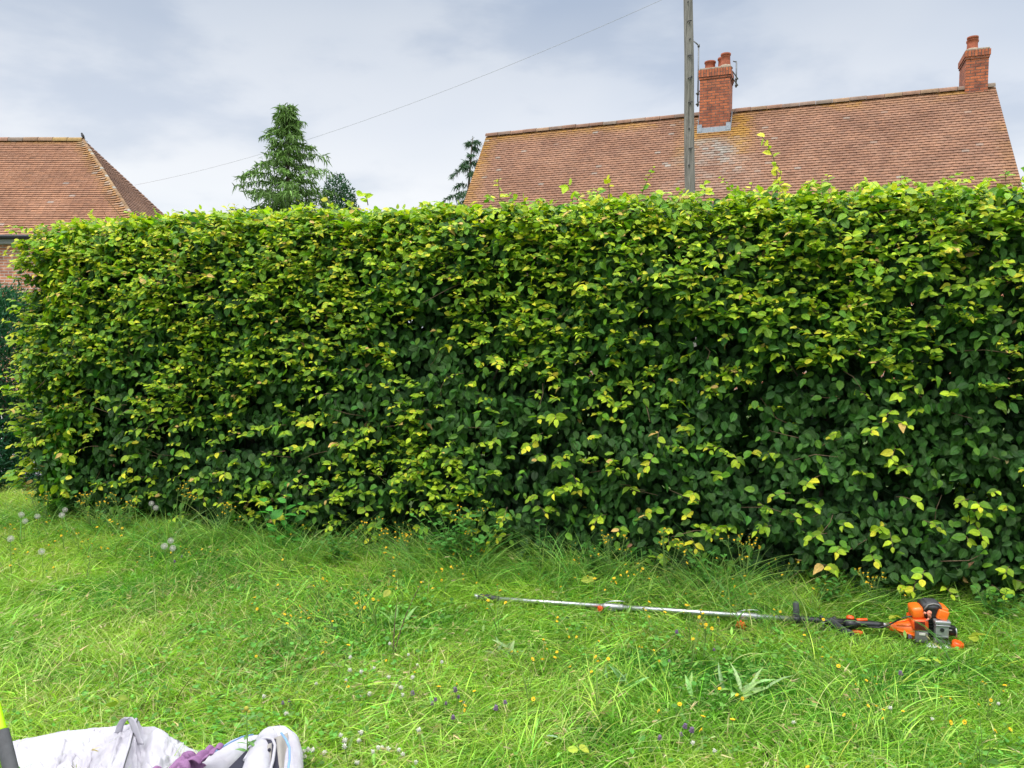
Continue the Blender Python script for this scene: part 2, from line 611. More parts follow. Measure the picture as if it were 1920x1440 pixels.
def tiled_plane(name, eL, eR, rL, rR, parent, nrm, gauge=0.1, tw=0.165, tint_fn=None, hipR=0.0, hipL=0.0):
    """plain clay tiles laid course by course between the eave (eL,eR) and the ridge (rL,rR)"""
    eL, eR, rL, rR = (np.array(p, float) for p in (eL, eR, rL, rR))
    n = np.array(nrm, float)
    n /= np.linalg.norm(n)
    slope = np.linalg.norm((rL + rR) / 2 - (eL + eR) / 2)
    full = max(np.linalg.norm(eR - eL), np.linalg.norm(rR - rL))
    e = unit(eR - eL)
    down0 = np.cross(e, n)
    if down0[2] > 0:
        down0 = -down0
    if hipR or hipL:
        h = (rL - eL)
        slope = abs(np.dot(h, down0))
    rows = int(round(slope / gauge))
    V, Fq, T = [], [], []
    k = 0
    for r in range(rows):
        v0, v1 = r / rows, min(1.0, (r + 1.35) / rows)
        a0, b0 = eL + (rL - eL) * v0, eR + (rR - eR) * v0
        a1, b1 = eL + (rL - eL) * v1, eR + (rR - eR) * v1
        sag = 0.012 * math.sin(r * 0.9) + 0.0
        wl = np.dot(b0 - a0, e)
        nt = int(wl / tw) + 2
        off = -(r % 2) * tw / 2 - 0.02 * random.random()
        for i in range(nt):
            s0, s1 = off + i * tw + 0.002, off + (i + 1) * tw - 0.002
            s0, s1 = max(s0, 0), min(s1, wl)
            if s1 - s0 < 0.01:
                continue
            lift = 0.023 + random.uniform(-0.001, 0.003)
            wob = random.uniform(-0.001, 0.001)
            dl = random.uniform(-0.004, 0.004)
            pts = []
            # top edge positions stay inside the hip edges
            dv = np.dot(a1 - a0, e)
            dv2 = np.dot(b1 - b0, e)
            top0, top1 = max(s0, dv), min(s1, wl + dv2)
            if top1 <= top0:
                top0 = top1 = min(max((s0 + s1) / 2, dv), wl + dv2)
            upv = (a1 - a0) - e * dv

            def hl(s):
                q = 0.0
                if hipR:
                    d = wl - s
                    if d < 0.42:
                        q += hipR * ((0.42 - d) / 0.42) ** 2
                if hipL:
                    d = s
                    if d < 0.42:
                        q += hipL * ((0.42 - d) / 0.42) ** 2
                return q
            cmid = (s0 + s1) / 2
            bl = a0 + e * s0 + n * (lift + wob + hl(s0)) + down0 * dl
            bm_ = a0 + e * cmid + n * (lift + 0.004 + hl(cmid)) + down0 * dl
            br = a0 + e * s1 + n * (lift - wob + hl(s1)) + down0 * dl
            tl = a0 + e * top0 + upv + n * hl(s0)
            tm = a0 + e * (top0 + top1) / 2 + upv + n * (0.003 + hl(cmid))
            tr = a0 + e * top1 + upv + n * hl(s1)
            th = 0.014
            V += [bl, bm_, br, tl, tm, tr, bl - n * th, bm_ - n * th, br - n * th]
            Fq += [(k, k + 1, k + 4, k + 3), (k + 1, k + 2, k + 5, k + 4), (k + 6, k + 7, k + 1, k), (k + 7, k + 8, k + 2, k + 1)]
            base = np.array(random.choice(TERRA)) * (random.uniform(0.96, 1.04) if random.random() > 0.06 else random.uniform(0.75, 0.9))
            if tint_fn:
                base = tint_fn(base, a0 + e * cmid, v0, cmid, wl)
            T += [base] * 9
            k += 9
    # boarding under the tiles
    b = len(V)
    V += [eL - n * 0.02, eR - n * 0.02, rR - n * 0.02, rL - n * 0.02]
    T += [np.array((0.05, 0.04, 0.03))] * 4
    Fq.append((b, b + 1, b + 2, b + 3))
    return np_mesh(name, np.array(V), [np.array(Fq)], M['tile'], np.array(T), None, parent, smooth=False)


def ridge_tiles(name, a, b, parent, r=0.11, seg=0.42, lift=0.0, mat=None, tint=None):
    a, b = np.array(a, float), np.array(b, float)
    L_ = np.linalg.norm(b - a)
    d = (b - a) / L_
    side = unit(np.cross(d, UP))
    up = np.cross(side, d)
    V, Fq, T = [], [], []
    n = int(L_ / seg)
    K = 7
    for i in range(n):
        p0, p1 = a + d * (L_ * i / n), a + d * (L_ * (i + 1) / n - 0.008)
        rr = r * random.uniform(0.97, 1.04)
        c = np.array(random.choice([(0.26, 0.15, 0.10), (0.23, 0.16, 0.12), (0.28, 0.18, 0.11), (0.22, 0.17, 0.13)])) * random.uniform(0.85, 1.15)
        if tint:
            c = tint(c, i / n)
        k = len(V)
        dz = up * (lift + random.uniform(-0.006, 0.006))
        for p, f in ((p0, 1.0), (p1, 1.05)):
            for j in range(K):
                an = math.pi * (j / (K - 1)) * 1.1 - 0.05 * math.pi
                V.append(p + dz + (side * math.cos(an) + up * (math.sin(an) - 0.35)) * rr * f)
            T += [c] * K
        for j in range(K - 1):
            Fq.append((k + j, k + j + 1, k + K + j + 1, k + K + j))
    return np_mesh(name, np.array(V), [np.array(Fq)], mat or M['tile'], np.array(T), None, parent, smooth=True)


def wall_quad(mb, a, b, z0, z1):
    L_ = (Vector(b) - Vector(a)).length
    mb.face([(a[0], a[1], z0), (b[0], b[1], z0), (b[0], b[1], z1), (a[0], a[1], z1)], [(0, z0), (L_, z0), (L_, z1), (0, z1)])


def brick_prism(mb, c, ex, ey, z0, z1, zf=None):
    """rectangular brick shaft with UVs in metres; ex, ey half-extent vectors"""
    c, ex, ey = Vector((c[0], c[1], 0)), Vector(ex), Vector(ey)
    P = [c - ex - ey, c + ex - ey, c + ex + ey, c - ex + ey]
    u = 0
    for i in range(4):
        a, b = P[i], P[(i + 1) % 4]
        l = (b - a).length
        uv = [(u, z0), (u + l, z0), (u + l, z1), (u, z1)]
        if zf:                                   # soldier course: bricks on end
            uv = [(0.01, u), (0.01, u + l), (0.215, u + l), (0.215, u)]
        mb.face([(a.x, a.y, z0), (b.x, b.y, z0), (b.x, b.y, z1), (a.x, a.y, z1)], uv)
        u += l + 0.05
    mb.face([(p.x, p.y, z1) for p in P], [(0, 0), (1, 0), (1, 1), (0, 1)])


def chimney(parent, c, dx, hw, hd, z0, z1, pots, flash=None, label=None):
    """c ground xy, dx unit vector along the ridge"""
    ch = None
    ex = Vector((dx[0], dx[1], 0))
    ey = Vector((-dx[1], dx[0], 0))
    mb = MB()
    cap_h = 0.20 if hw > 0.3 else 0.15
    brick_prism(mb, c, ex * hw, ey * hd, z0, z1 - cap_h)
    brick_prism(mb, c, ex * (hw + 0.018), ey * (hd + 0.018), z1 - cap_h + 0.002 - 0.06, z1 - cap_h)
    brick_prism(mb, c, ex * (hw + 0.035), ey * (hd + 0.035), z1 - cap_h + 0.003, z1 - 0.002, True)
    ch = mb.build('chimney', M['brick_red'], parent)
    if label:
        ch['label'] = label
    cm = MB()
    R = Matrix((ex, ey, Vector((0, 0, 1)))).transposed()
    cm.box((c[0], c[1], z1 + 0.025), (2 * hw + 0.02, 2 * hd + 0.02, 0.05), R, 0.012)
    # rough mortar flaunching round the pots
    for (a, b, h, r) in pots:
        p = Vector((c[0], c[1], 0)) + ex * a + ey * b
        cm.tube([(p.x, p.y, z1 + 0.03), (p.x, p.y, z1 + 0.12)], [r * 1.55, r * 1.02], 14)
    cm.build('mortar_cap', M['cement'], ch)
    for (a, b, h, r) in pots:
        p = Vector((c[0], c[1], 0)) + ex * a + ey * b
        pm = MB()
        z = z1 + 0.04
        prof = [(0, 1.08), (0.05, 1.06), (h * 0.45, 0.98), (h * 0.85, 0.93), (h * 0.86, 1.06), (h * 0.93, 1.10), (h, 1.06), (h, 0.80), (h * 0.6, 0.72)]
        pm.tube([(p.x, p.y, z + q[0] + i * 1e-5) for i, q in enumerate(prof[:7])], [r * q[1] for q in prof[:7]], 16, cap=False)
        pm.tube([(p.x, p.y, z + h), (p.x, p.y, z + h * 0.45)], [r * 1.06, r * 0.78], 16, cap=False)
        pm.build('chimney_pot', M['clay'], ch)
    return ch


def build_right_house():
    Lr, Rr = at(912, 256, 25.2), at(1866, 162, 20.2)
    zr = (Lr.z + Rr.z) / 2
    Lr.z = Rr.z = zr
    n = Vector((-0.30, -0.954, 0))
    run, drop = 3.7, 4.4
    eL, eR = Lr + n * run - Vector((0, 0, drop)), Rr + n * run - Vector((0, 0, drop))
    bL, bR = Lr - n * run - Vector((0, 0, drop)), Rr - n * run - Vector((0, 0, drop))
    root = empty('brick_house', (0, 0, 0))
    mid = (Lr + Rr) / 2
    tag(root, 'house with long red clay tiled gable roof and two brick chimneys behind hedge', 'house')
    root.location = (mid.x, mid.y, 0)
    off = Vector((mid.x, mid.y, 0))

    def l(p):
        return np.array(Vector(p) - off)
    e = (Rr - Lr).normalized()
    nn = (Vector((-e.y, e.x, 0)) if e.x * n.y - e.y * n.x > 0 else Vector((e.y, -e.x, 0)))
    nn = Vector((-e.y, e.x, 0))
    if nn.dot(n) < 0:
        nn = -nn
    pn = Vector((nn.x * drop, nn.y * drop, run)).normalized()
    cx = l(at(1345, 225, 23.2))
    Lw = (Rr - Lr).length

    def lich(base, p, v, s, wl):
        x = s / wl
        nz = float(fbm(p[0] * 0.9, p[2] * 1.6, 3.0, 5))
        o = 0.0
        o += max(0, (v - 0.90) / 0.10) * (0.9 if nz > 0.47 else 0.18)             # below ridge
        o += max(0, 1 - s / 0.55) * (0.35 + 0.6 * v)                                # left verge
        o += max(0, 1 - (wl - s) / 0.4) * 0.25 * (1 if nz > 0.5 else 0)
        dc = abs(s - sc)
        o += max(0, 1 - abs(dc - 0.75) / 0.45) * max(0, min(1, (v - 0.55) / 0.25)) * (1.0 if nz > 0.36 else 0.25)
        if dc < 0.8 and v < 0.86:
            o += max(0, (v - 0.74) / 0.1) * (0.8 if nz > 0.4 else 0.3)
        o = min(0.9, o * random.uniform(0.5, 1.3))
        base = base * (1 - o) + np.array((0.34, 0.18, 0.035)) * o
        wt_ = 0.0
        if v < 0.80:
            wt_ = max(0, 1 - abs(s - sc) / (0.9 + 1.1 * (0.8 - v) * 2)) * max(0, 1 - (0.80 - v) / 0.5)
            wt_ *= 1.6 * float(vnoise(p[0] * 4, p[2] * 5, 1, 9))
        if random.random() < 0.006 + 0.012 * (1 - x):
            wt_ += 0.5
        wt_ = min(0.8, wt_ * random.uniform(0.2, 1.25))
        return base * (1 - wt_) + np.array((0.32, 0.31, 0.27)) * wt_

    sc = (Vector(cx) + off - Lr).dot(e)
    rf = tiled_plane('roof', l(eL), l(eR), l(Lr), l(Rr), root, pn, tint_fn=lich)
    rb = MB()
    rb.face([l(bL), l(bR), l(Rr - Vector((0, 0, 0.02))), l(Lr - Vector((0, 0, 0.02)))])
    rb.build('rear_roof_slope', M['clay'], root)
    ridge_tiles('ridge', l(Lr) + np.array((0, 0, 0.03)), l(Rr) + np.array((0, 0, 0.03)), root, 0.10)
    # verge mortar and gable walls
    for P, Q, B, s in ((Lr, eL, bL, -1), (Rr, eR, bR, 1)):
        m = MB()
        ev = Vector(e) * s
        for a, b in ((Vector(P), Vector(Q)), (Vector(P), Vector(B))):
            a2, b2 = a - off, b - off
            m.face([a2 + ev * 0.004 + Vector((0, 0, 0.01)), b2 + ev * 0.004 + Vector((0, 0, 0.01)), b2 + ev * 0.004 - Vector((0, 0, 0.09)), a2 + ev * 0.004 - Vector((0, 0, 0.09))])
            m.face([a2 - ev * 0.06 - Vector((0, 0, 0.09)), b2 - ev * 0.06 - Vector((0, 0, 0.09)), b2 + ev * 0.004 - Vector((0, 0, 0.09)), a2 + ev * 0.004 - Vector((0, 0, 0.09))])
        m.build('verge', M['lead'], root)
    w = MB()
    ins = 0.25
    fl, fr = eL - n * ins + e * 0.08, eR - n * ins - e * 0.08
    kl, kr = bL + n * ins + e * 0.08, bR + n * ins - e * 0.08
    ze = eL.z + 0.05
    for a, b in ((fl, fr), (fr, kr), (kr, kl), (kl, fl)):
        wall_quad(w, a - off, b - off, 0, ze)
    for P, a, b in ((Lr + e * 0.08, fl, kl), (Rr - e * 0.08, fr, kr)):
        a_, b_, p_ = a - off, b - off, P - off
        ln = (b_ - a_).length
        w.face([(a_.x, a_.y, ze), (b_.x, b_.y, ze), (p_.x, p_.y, zr - 0.25)], [(0, ze), (ln, ze), (ln / 2, zr)])
    w.build('wall', M['brick_wall'], root)
    g = MB()
    ga, gb = eL - off - Vector((0, 0, 0.05)) + n * 0.05, eR - off - Vector((0, 0, 0.05)) + n * 0.05
    g.tube([ga, gb], 0.055, 8)
    g.build('gutter', M['gutter'], root)
    # window openings on the front wall (behind the hedge)
    for t in (0.12, 0.37, 0.63, 0.88):
        c = fl + (fr - fl) * t - off + nn * 0.03
        wm = MB()
        R = Matrix((e, nn, Vector((0, 0, 1)))).transposed()
        for dx_, dz_, sx, sz in ((0, -0.6, 1.3, 0.07), (0, 0.6, 1.3, 0.07), (-0.62, 0, 0.06, 1.13), (0.62, 0, 0.06, 1.13), (0, 0, 0.06, 1.13)):
            wm.box((c.x + e.x * dx_, c.y + e.y * dx_, 1.6 + dz_), (sx, 0.08, sz), R)
        fr_ = wm.build('window', M['fascia'], root)
        pm = MB()
        pm.box((c.x - nn.x * 0.01, c.y - nn.y * 0.01, 1.6), (1.18, 0.03, 1.12), R)
        pm.build('pane', M['gutter'], fr_)
    # chimneys
    ex = (e.x, e.y)
    c1 = Lr + e * (sc + 0.03) + nn * 0.12 - off
    zt = at(1345, 139, 22.6).z
    ch1 = chimney(root, c1, ex, 0.41, 0.42, zr - 1.0, zt,
                  [(-0.20, 0.16, 0.36, 0.15), (0.17, 0.14, 0.41, 0.15), (0.27, -0.22, 0.40, 0.13)], label='brick chimney in the middle of the ridge with lead flashing')
    fl_ = MB()
    R = Matrix((e, nn, Vector((0, 0, 1)))).transposed()
    # stepped lead apron at the chimney foot
    zf = zr - (0.12 + 0.42) * drop / run
    base = c1 + nn * 0.435
    fl_.box((base.x, base.y, zf + 0.06), (0.92, 0.02, 0.16), R)
    Rs = Matrix((e, (nn * run - Vector((0, 0, drop))).normalized(), Vector(pn))).transposed()
    fl_.box(base + nn * 0.05 + Vector((0, 0, zf - 0.03)), (0.98, 0.16, 0.012), Rs)
    for s in (-1, 1):
        for k in range(3):
            q = c1 + e * (0.45 * s) + nn * (0.36 - 0.17 * k)
            fl_.box((q.x, q.y, zf + 0.10 + 0.20 * k), (0.02, 0.18, 0.22), R)
        q = c1 + e * (0.39 * s) + nn * 0.44
        fl_.box((q.x, q.y, zf + 0.13), (0.12, 0.025, 0.20), R)
    fl_.build('flashing', M['lead'], ch1)
    Rd = (Vector((at(1829, 165, 20.35).x, at(1829, 165, 20.35).y, 0)))
    c2 = Rd - nn * 0.34 - off
    zt2 = at(1830, 94, 20.25).z
    chimney(root, c2, ex, 0.255, 0.46, zr - 0.8, zt2, [(-0.02, 0.18, 0.42, 0.135), (-0.08, -0.2, 0.38, 0.125)], label='brick chimney at the right end of the ridge')
    # aerial masts strapped to the middle chimney
    for (px, y0, y1, yb, ytop) in ((1310, 85, 196, (176, 196), True), (1381, 116, 160, (148, 160), False)):
        m = MB()
        Yd = 23.05
        a, b = at(px, y0, Yd) - off, at(px, y1 + 4, Yd) - off
        b.x, b.y = a.x, a.y
        m.tube([a, b], 0.022, 7)
        if ytop:
            t2 = at(1301, 77, Yd) - off
            m.tube([a, t2], 0.02, 6)
            m.tube([a + Vector((0, 0, 0.03)), a - Vector((0, 0, 0.05))], 0.035, 6)
        else:
            m.tube([a, a + Vector((-0.10, 0, 0.02))], 0.02, 6)
        for y in yb:
            q = at(px, y, Yd) - off
            tgt = c1 + e * (0.44 if px > 1345 else -0.44)
            m.tube([(a.x + (-0.05 if px < 1345 else 0.05), a.y, q.z), (tgt.x, tgt.y, q.z)], 0.018, 6)
            m.tube([(a.x, a.y, q.z - 0.03), (a.x, a.y, q.z + 0.03)], 0.038, 6)
        m.build('aerial_mast', M['galv'], root)


def build_left_house():
    d = 20.0
    eRc = at(268, 441, d)
    ze = eRc.z
    ap = at(154, 264, 23.3)
    zr = ap.z
    bR = at(268, 441, 26.6)
    bR = Vector((eRc.x - 0.85, 26.6, ze))
    LX = -26.0
    eLc = Vector((LX, d, ze))
    rL = Vector((LX + 3.3, 23.3, zr))
    bL = Vector((LX, 26.6, ze))
    off = Vector((-16, 23.3, 0))
    root = empty('brick_house', off)
    tag(root, 'low orange brick house with hipped clay tiled roof behind left end of hedge', 'house')

    def l(p):
        return np.array(Vector(p) - off)
    n1 = (eRc - eLc).cross(ap - eLc)
    n1 = n1 if n1.z > 0 else -n1
    n2 = (bR - eRc).cross(ap - eRc)
    n2 = n2 if n2.z > 0 else -n2

    def lich(base, p, v, s, wl):
        nz = float(fbm(p[0] * 0.8, p[2] * 1.5, 1.0, 15))
        base = base * np.array((1.10, 1.05, 0.98))
        o = max(0, (v - 0.93) / 0.07) * (0.8 if s > wl - 2.5 else 0.25)
        o += max(0, 1 - (wl - s) / 0.5) * (0.35 + 0.35 * v)
        o = min(0.85, o * random.uniform(0.5, 1.2))
        base = base * (1 - o) + np.array((0.40, 0.23, 0.06)) * o
        g = max(0, 1 - (wl - s) / 0.3) * (0.5 if random.random() < 0.35 else 0)
        if random.random() < 0.01:
            g = 0.5
        return base * (1 - g) + np.array((0.34, 0.33, 0.30)) * g

    def hip_end_tint(base, p, v, s, wl):  # all hip end tiles evenly darker and slightly cooler
        return base * np.array((0.86, 0.92, 0.96))
    tiled_plane('roof', l(eLc), l(eRc), l(rL), l(ap), root, n1, tint_fn=lich, hipR=0.05, hipL=0.05)
    tiled_plane('hip_end_roof', l(eRc), l(bR), l(ap), l(ap + Vector((0.001, 0.001, 0))), root, n2, tint_fn=hip_end_tint, hipL=0.055, hipR=0.05)
    rb = MB()
    rb.face([l(bL), l(bR), l(ap), l(rL)])
    rb.face([l(bL), l(eLc), l(rL)])
    rb.build('rear_roof_slope', M['clay'], root)
    ridge_tiles('ridge', l(rL) + np.array((0, 0, 0.03)), l(ap) + np.array((0.05, 0, 0.03)), root, 0.11,
                tint=lambda c, t: c if t < 0.88 else np.array((0.33, 0.22, 0.09)))
    ridge_tiles('hip_ridge', l(bR), l(ap), root, 0.07, seg=0.2)
    ridge_tiles('hip_ridge', l(eRc) + np.array((0.02, 0.02, 0.035)), l(ap) + np.array((0.02, 0.0, 0.03)), root, 0.062, seg=0.115,
                tint=lambda c, t: np.array((0.27, 0.17, 0.09)) * random.uniform(0.75, 1.15) if random.random() > 0.2 else np.array((0.30, 0.29, 0.25)))
    w = MB()
    ins = 0.22
    fr, fl = eRc + Vector((-ins - 0.1, ins, 0)), eLc + Vector((ins, ins, 0))
    kr, kl = bR + Vector((-ins, -ins, 0)), bL + Vector((ins, -ins, 0))
    for a, b in ((fl, fr), (fr, kr), (kr, kl), (kl, fl)):
        wall_quad(w, a - off, b - off, 0, ze - 0.10)
    w.build('wall', M['brick_wall'], root)
    fm = MB()
    fm.box(((fl.x + fr.x) / 2 - off.x, fl.y - off.y - 0.10, ze - 0.155), (fr.x - fl.x + 0.2, 0.18, 0.11))
    fm.build('fascia', M['fascia'], root)
    g = MB()
    g.box(((eLc.x + eRc.x) / 2 - off.x, eRc.y - off.y - 0.05, ze - 0.045), (eRc.x - eLc.x - 0.1, 0.11, 0.10), None, 0.03)
    g.build('gutter', M['gutter'], root)
    # small bird on the ridge end
    bp = Vector(ap) + Vector((0.02, 0, 0.10))
    br = empty('bird', bp)
    tag(br, 'tiny dark bird perched on the end of the hipped roof ridge', 'bird')
    m = MB()
    m.tube([(0.05, 0, -0.01), (0.025, 0, 0.02), (0.0, 0, 0.05), (-0.012, 0, 0.085), (-0.018, 0, 0.105)], [0.012, 0.034, 0.044, 0.034, 0.018], 8)
    m.ball((-0.020, 0, 0.112), 0.027)
    m.tube([(-0.04, 0, 0.113), (-0.062, 0, 0.110)], [0.007, 0.001], 5)
    m.tube([(0.0, 0.008, 0.05), (0.0, 0.01, -0.01)], 0.003, 4)
    m.tube([(0.0, -0.008, 0.05), (0.0, -0.01, -0.01)], 0.003, 4)
    m.tube([(0.04, 0, 0.01), (0.075, 0, -0.04)], [0.014, 0.010], 6, flat=0.5)
    m.build('body', pbr('dark feathers', (0.05, 0.05, 0.055), 0.8, noise=0.3), br)
    return Vector(ap), eRc, bR


build_right_house()
AP, EC, BR = build_left_house()

# ------------------------------------------------------------------ telegraph pole and cable
def build_pole():
    Y = 15.0
    b, t = at(1294, 400, Y), at(1290, -60, Y)
    axis = (t - b) / (t.z - b.z)
    foot = b - axis * b.z
    root = empty('telegraph_pole', foot)
    tag(root, 'weathered grey wooden telegraph pole rising behind hedge in front of long roof', 'telegraph pole')
    m = MB()
    zs = np.linspace(0, 9.4, 26)
    m.tube([axis * z + Vector((0.006 * math.sin(z * 2.1), 0, 0)) for z in zs], [0.118 - 0.0042 * z for z in zs], 18)
    m.build('shaft', M['wood'], root)
    for y in (44, 108, 150, 195, 281):
        z = at(1293, y, Y).z
        s = MB()
        p = axis * z
        s.tube([p + Vector((-0.035, -0.075, 0)), p + Vector((-0.03, -0.125, 0)), p + Vector((0.035, -0.125, 0.008))], 0.009, 6)
        s.tube([p + Vector((0, -0.07, -0.02)), p + Vector((0, -0.125, -0.02))], 0.010, 6)
        s.build('step_iron', M['gutter'], root)
    for k in range(7):
        z = 3.2 + k * 0.78 + random.uniform(-0.1, 0.1)
        s = MB()
        p = axis * z + Vector((random.uniform(-0.04, 0.04), -0.094, 0))
        s.tube([p, p + Vector((0, -0.025, 0))], 0.014, 6)
        s.build('bolt', M['gutter'], root)
    c = MB()
    c.tube([axis * 9.4, axis * 9.45], [0.09, 0.02], 14)
    c.build('cap', M['lead'], root)
    # cable: from the pole head down to the hip of the left house
    A = Vector(foot) + axis * (at(1240, 0, Y).z + 0.22)
    B = at(253, 347, 25.2)
    wm = MB()
    pts = []
    for i in range(41):
        u = i / 40
        p = A.lerp(B, u)
        p.z -= 0.42 * 4 * u * (1 - u)
        pts.append(p)
    wm.tube(pts, 0.0035, 5)
    o = wm.build('telephone_cable', pbr('cable', (0.38, 0.38, 0.40), 0.6))
    tag(o, 'thin telephone cable sloping across the sky from pole to hipped roof', 'cable')


build_pole()

# ------------------------------------------------------------------ leaf builder
def leaf_template(rows, fold=0.12, droop=0.12, wave=0.0):
    """rows: (t, halfwidth); returns verts (x,y,z), uv, faces"""
    V, UV, tri, quad = [(0, 0, 0)], [(0, 0)], [], []
    prev = None
    for j, (t, w) in enumerate(rows):
        k = len(V)
        z = -droop * t * t
        wv = wave * (1 if j % 2 else -1)
        V += [(-w, t, z + fold * w + wv), (0, t, z), (w, t, z + fold * w - wv)]
        UV += [(-w, t), (0, t), (w, t)]
        if prev is None:
            tri += [(0, k + 1, k), (0, k + 2, k + 1)]
        else:
            quad += [(prev, prev + 1, k + 1, k), (prev + 1, prev + 2, k + 2, k + 1)]
        prev = k
    k = len(V)
    V.append((0, 1, -droop * 1.1))
    UV.append((0, 1))
    tri += [(prev, prev + 1, k), (prev + 1, prev + 2, k)]
    return np.array(V, float), np.array(UV, float), np.array(tri), np.array(quad)


LEAF_HI = leaf_template([(0.08, 0.19), (0.20, 0.31), (0.28, 0.29), (0.42, 0.37), (0.50, 0.335), (0.65, 0.32), (0.72, 0.265), (0.88, 0.13)], 0.22, 0.16, 0.010)
LEAF_FLAT = leaf_template([(0.10, 0.22), (0.30, 0.34), (0.55, 0.33), (0.80, 0.20)], 0.06, 0.02, 0.022)
LEAF_CURL = leaf_template([(0.12, 0.17), (0.30, 0.31), (0.58, 0.30), (0.82, 0.15)], 0.42, 0.36, 0.018)
LEAF_LO = leaf_template([(0.22, 0.31), (0.62, 0.32)], 0.2, 0.14)
LEAF_NARROW = leaf_template([(0.15, 0.10), (0.45, 0.14), (0.75, 0.09)], 0.3, 0.22)


def place_leaves(tmpl, P, A, Nn, Lg, Wd, Col):
    V0, UV0, tri, quad = tmpl
    n, k = len(P), len(V0)
    A = unit(A)
    Nn = unit(Nn - A * np.sum(A * Nn, 1, keepdims=True))
    S = np.cross(A, Nn)
    V = (P[:, None, :] + S[:, None, :] * (V0[None, :, 0:1] * (Lg * Wd)[:, None, None])
         + A[:, None, :] * (V0[None, :, 1:2] * Lg[:, None, None]) + Nn[:, None, :] * (V0[None, :, 2:3] * Lg[:, None, None]))
    base = (np.arange(n) * k)[:, None, None]
    T = (tri[None] + base).reshape(-1, 3)
    Q = (quad[None] + base).reshape(-1, 4)
    return V.reshape(-1, 3), np.tile(UV0, (n, 1)), T, Q, np.repeat(Col, k, 0)


class LeafSet:
    def __init__(self):
        self.V, self.UV, self.T, self.Q, self.Cc, self.n = [], [], [], [], [], 0

    def add(self, tmpl, P, A, Nn, Lg, Wd, Col):
        if len(P) == 0:
            return
        V, UV, T, Q, Cc = place_leaves(tmpl, P, A, Nn, Lg, Wd, Col)
        self.V.append(V)
        self.UV.append(UV)
        self.T.append(T + self.n)
        self.Q.append(Q + self.n)
        self.Cc.append(Cc)
        self.n += len(V)

    def build(self, name, mat, parent=None, off=None):
        V = np.concatenate(self.V)
        if off is not None:
            V = V - np.array(off)
        return np_mesh(name, V, [np.concatenate(self.T), np.concatenate(self.Q)], mat, np.concatenate(self.Cc), np.concatenate(self.UV), parent)


def ribbons(P, D, Lg, Wd, bend, Col, nseg=3, side=None, sag=None):
    """grass blades: curved tapering strips. D initial direction (unit), bend toward horizontal dir"""
    n = len(P)
    ts = np.linspace(0, 1, nseg + 1)
    if side is None:
        side = unit(np.cross(D, rng.normal(size=(n, 3)) * 0.6 + UP * 0.01 + 1e-6))
    V = []
    for i, t in enumerate(ts):
        c = P + D * (Lg * t)[:, None] + bend * (Lg * t * t)[:, None]
        w = Wd * (1 - t ** 2.2) * 0.5 + 1e-5
        if i < nseg:
            V.append(c - side * w[:, None])
            V.append(c + side * w[:, None])
        else:
            V.append(c)
    k = 2 * nseg + 1
    V = np.stack(V, 1)
    base = (np.arange(n) * k)[:, None, None]
    quad = np.array([(2 * i, 2 * i + 1, 2 * i + 3, 2 * i + 2) for i in range(nseg - 1)])
    tri = np.array([(2 * nseg - 2, 2 * nseg - 1, 2 * nseg)])
    Q = (quad[None] + base).reshape(-1, 4)
    T = (tri[None] + base).reshape(-1, 3)
    return V.reshape(-1, 3), T, Q, np.repeat(Col, k, 0)


class Strips:
    def __init__(self):
        self.V, self.T, self.Q, self.Cc, self.n = [], [], [], [], 0

    def add(self, P, D, Lg, Wd, bend, Col, nseg=3, side=None):
        V, T, Q, Cc = ribbons(P, D, Lg, Wd, bend, Col, nseg, side)
        self.V.append(V)
        self.T.append(T + self.n)
        self.Q.append(Q + self.n)
        self.Cc.append(Cc)
        self.n += len(V)

    def build(self, name, mat, parent=None, off=None):
        V = np.concatenate(self.V)
        if off is not None:
            V = V - np.array(off)
        return np_mesh(name, V, [np.concatenate(self.T), np.concatenate(self.Q)], mat, np.concatenate(self.Cc), None, parent)


def jit(col, n, amt=0.15, r=None):
    r = r or rng
    c = np.array(col)[None] * (1 + r.normal(0, amt, (n, 1))) * (1 + r.normal(0, amt * 0.35, (n, 3)))
    return np.clip(c, 0.003, 0.95)


# ------------------------------------------------------------------ hedge
HA = np.array([-4.12, 6.32, 0.0])
HB = np.array([3.0, 4.12, 0.0])
HT = unit(HB - HA)
HN = np.array([HT[1], -HT[0], 0.0])
if HN[1] > 0:
    HN = -HN
HL = 10.6
HH = 2.50
HD = 1.15


def face_off(s, z):
    """how far the clipped face bulges out of its plane"""
    o = 0.16 * (fbm(s * 0.9, z * 1.1, 0, 31) - 0.5) + 0.24 * (fbm(s * 2.6, z * 3.6, 0, 37) - 0.5) - 0.02
    o = o - 0.22 * np.clip((z - (HH - 0.28)) / 0.28, 0, 1) ** 2          # shoulder
    o = o - 0.05 * np.clip((0.45 - z) / 0.45, 0, 1) ** 1.5               # foot set back in shade
    o = o - 0.20 * np.clip((0.25 - s) / 0.25, 0, 1) ** 2                 # left corner
    return o


def top_h(s):
    return HH + 0.07 * (fbm(s * 1.1, 3.0, 0, 41) - 0.5) + 0.06 * (fbm(s * 4.0, 3.0, 0, 43) - 0.5) - 0.12 * np.clip((0.8 - s) / 0.8, 0, 1) ** 1.5 - 0.014 * np.clip(s - 2.0, 0, 9)


def front_pt(s, z, depth):
    return HA + HT * s[:, None] + HN * (face_off(s, z) - depth)[:, None] + UP * z[:, None]


def left_edge(z):
    return 0.20 * z / HH


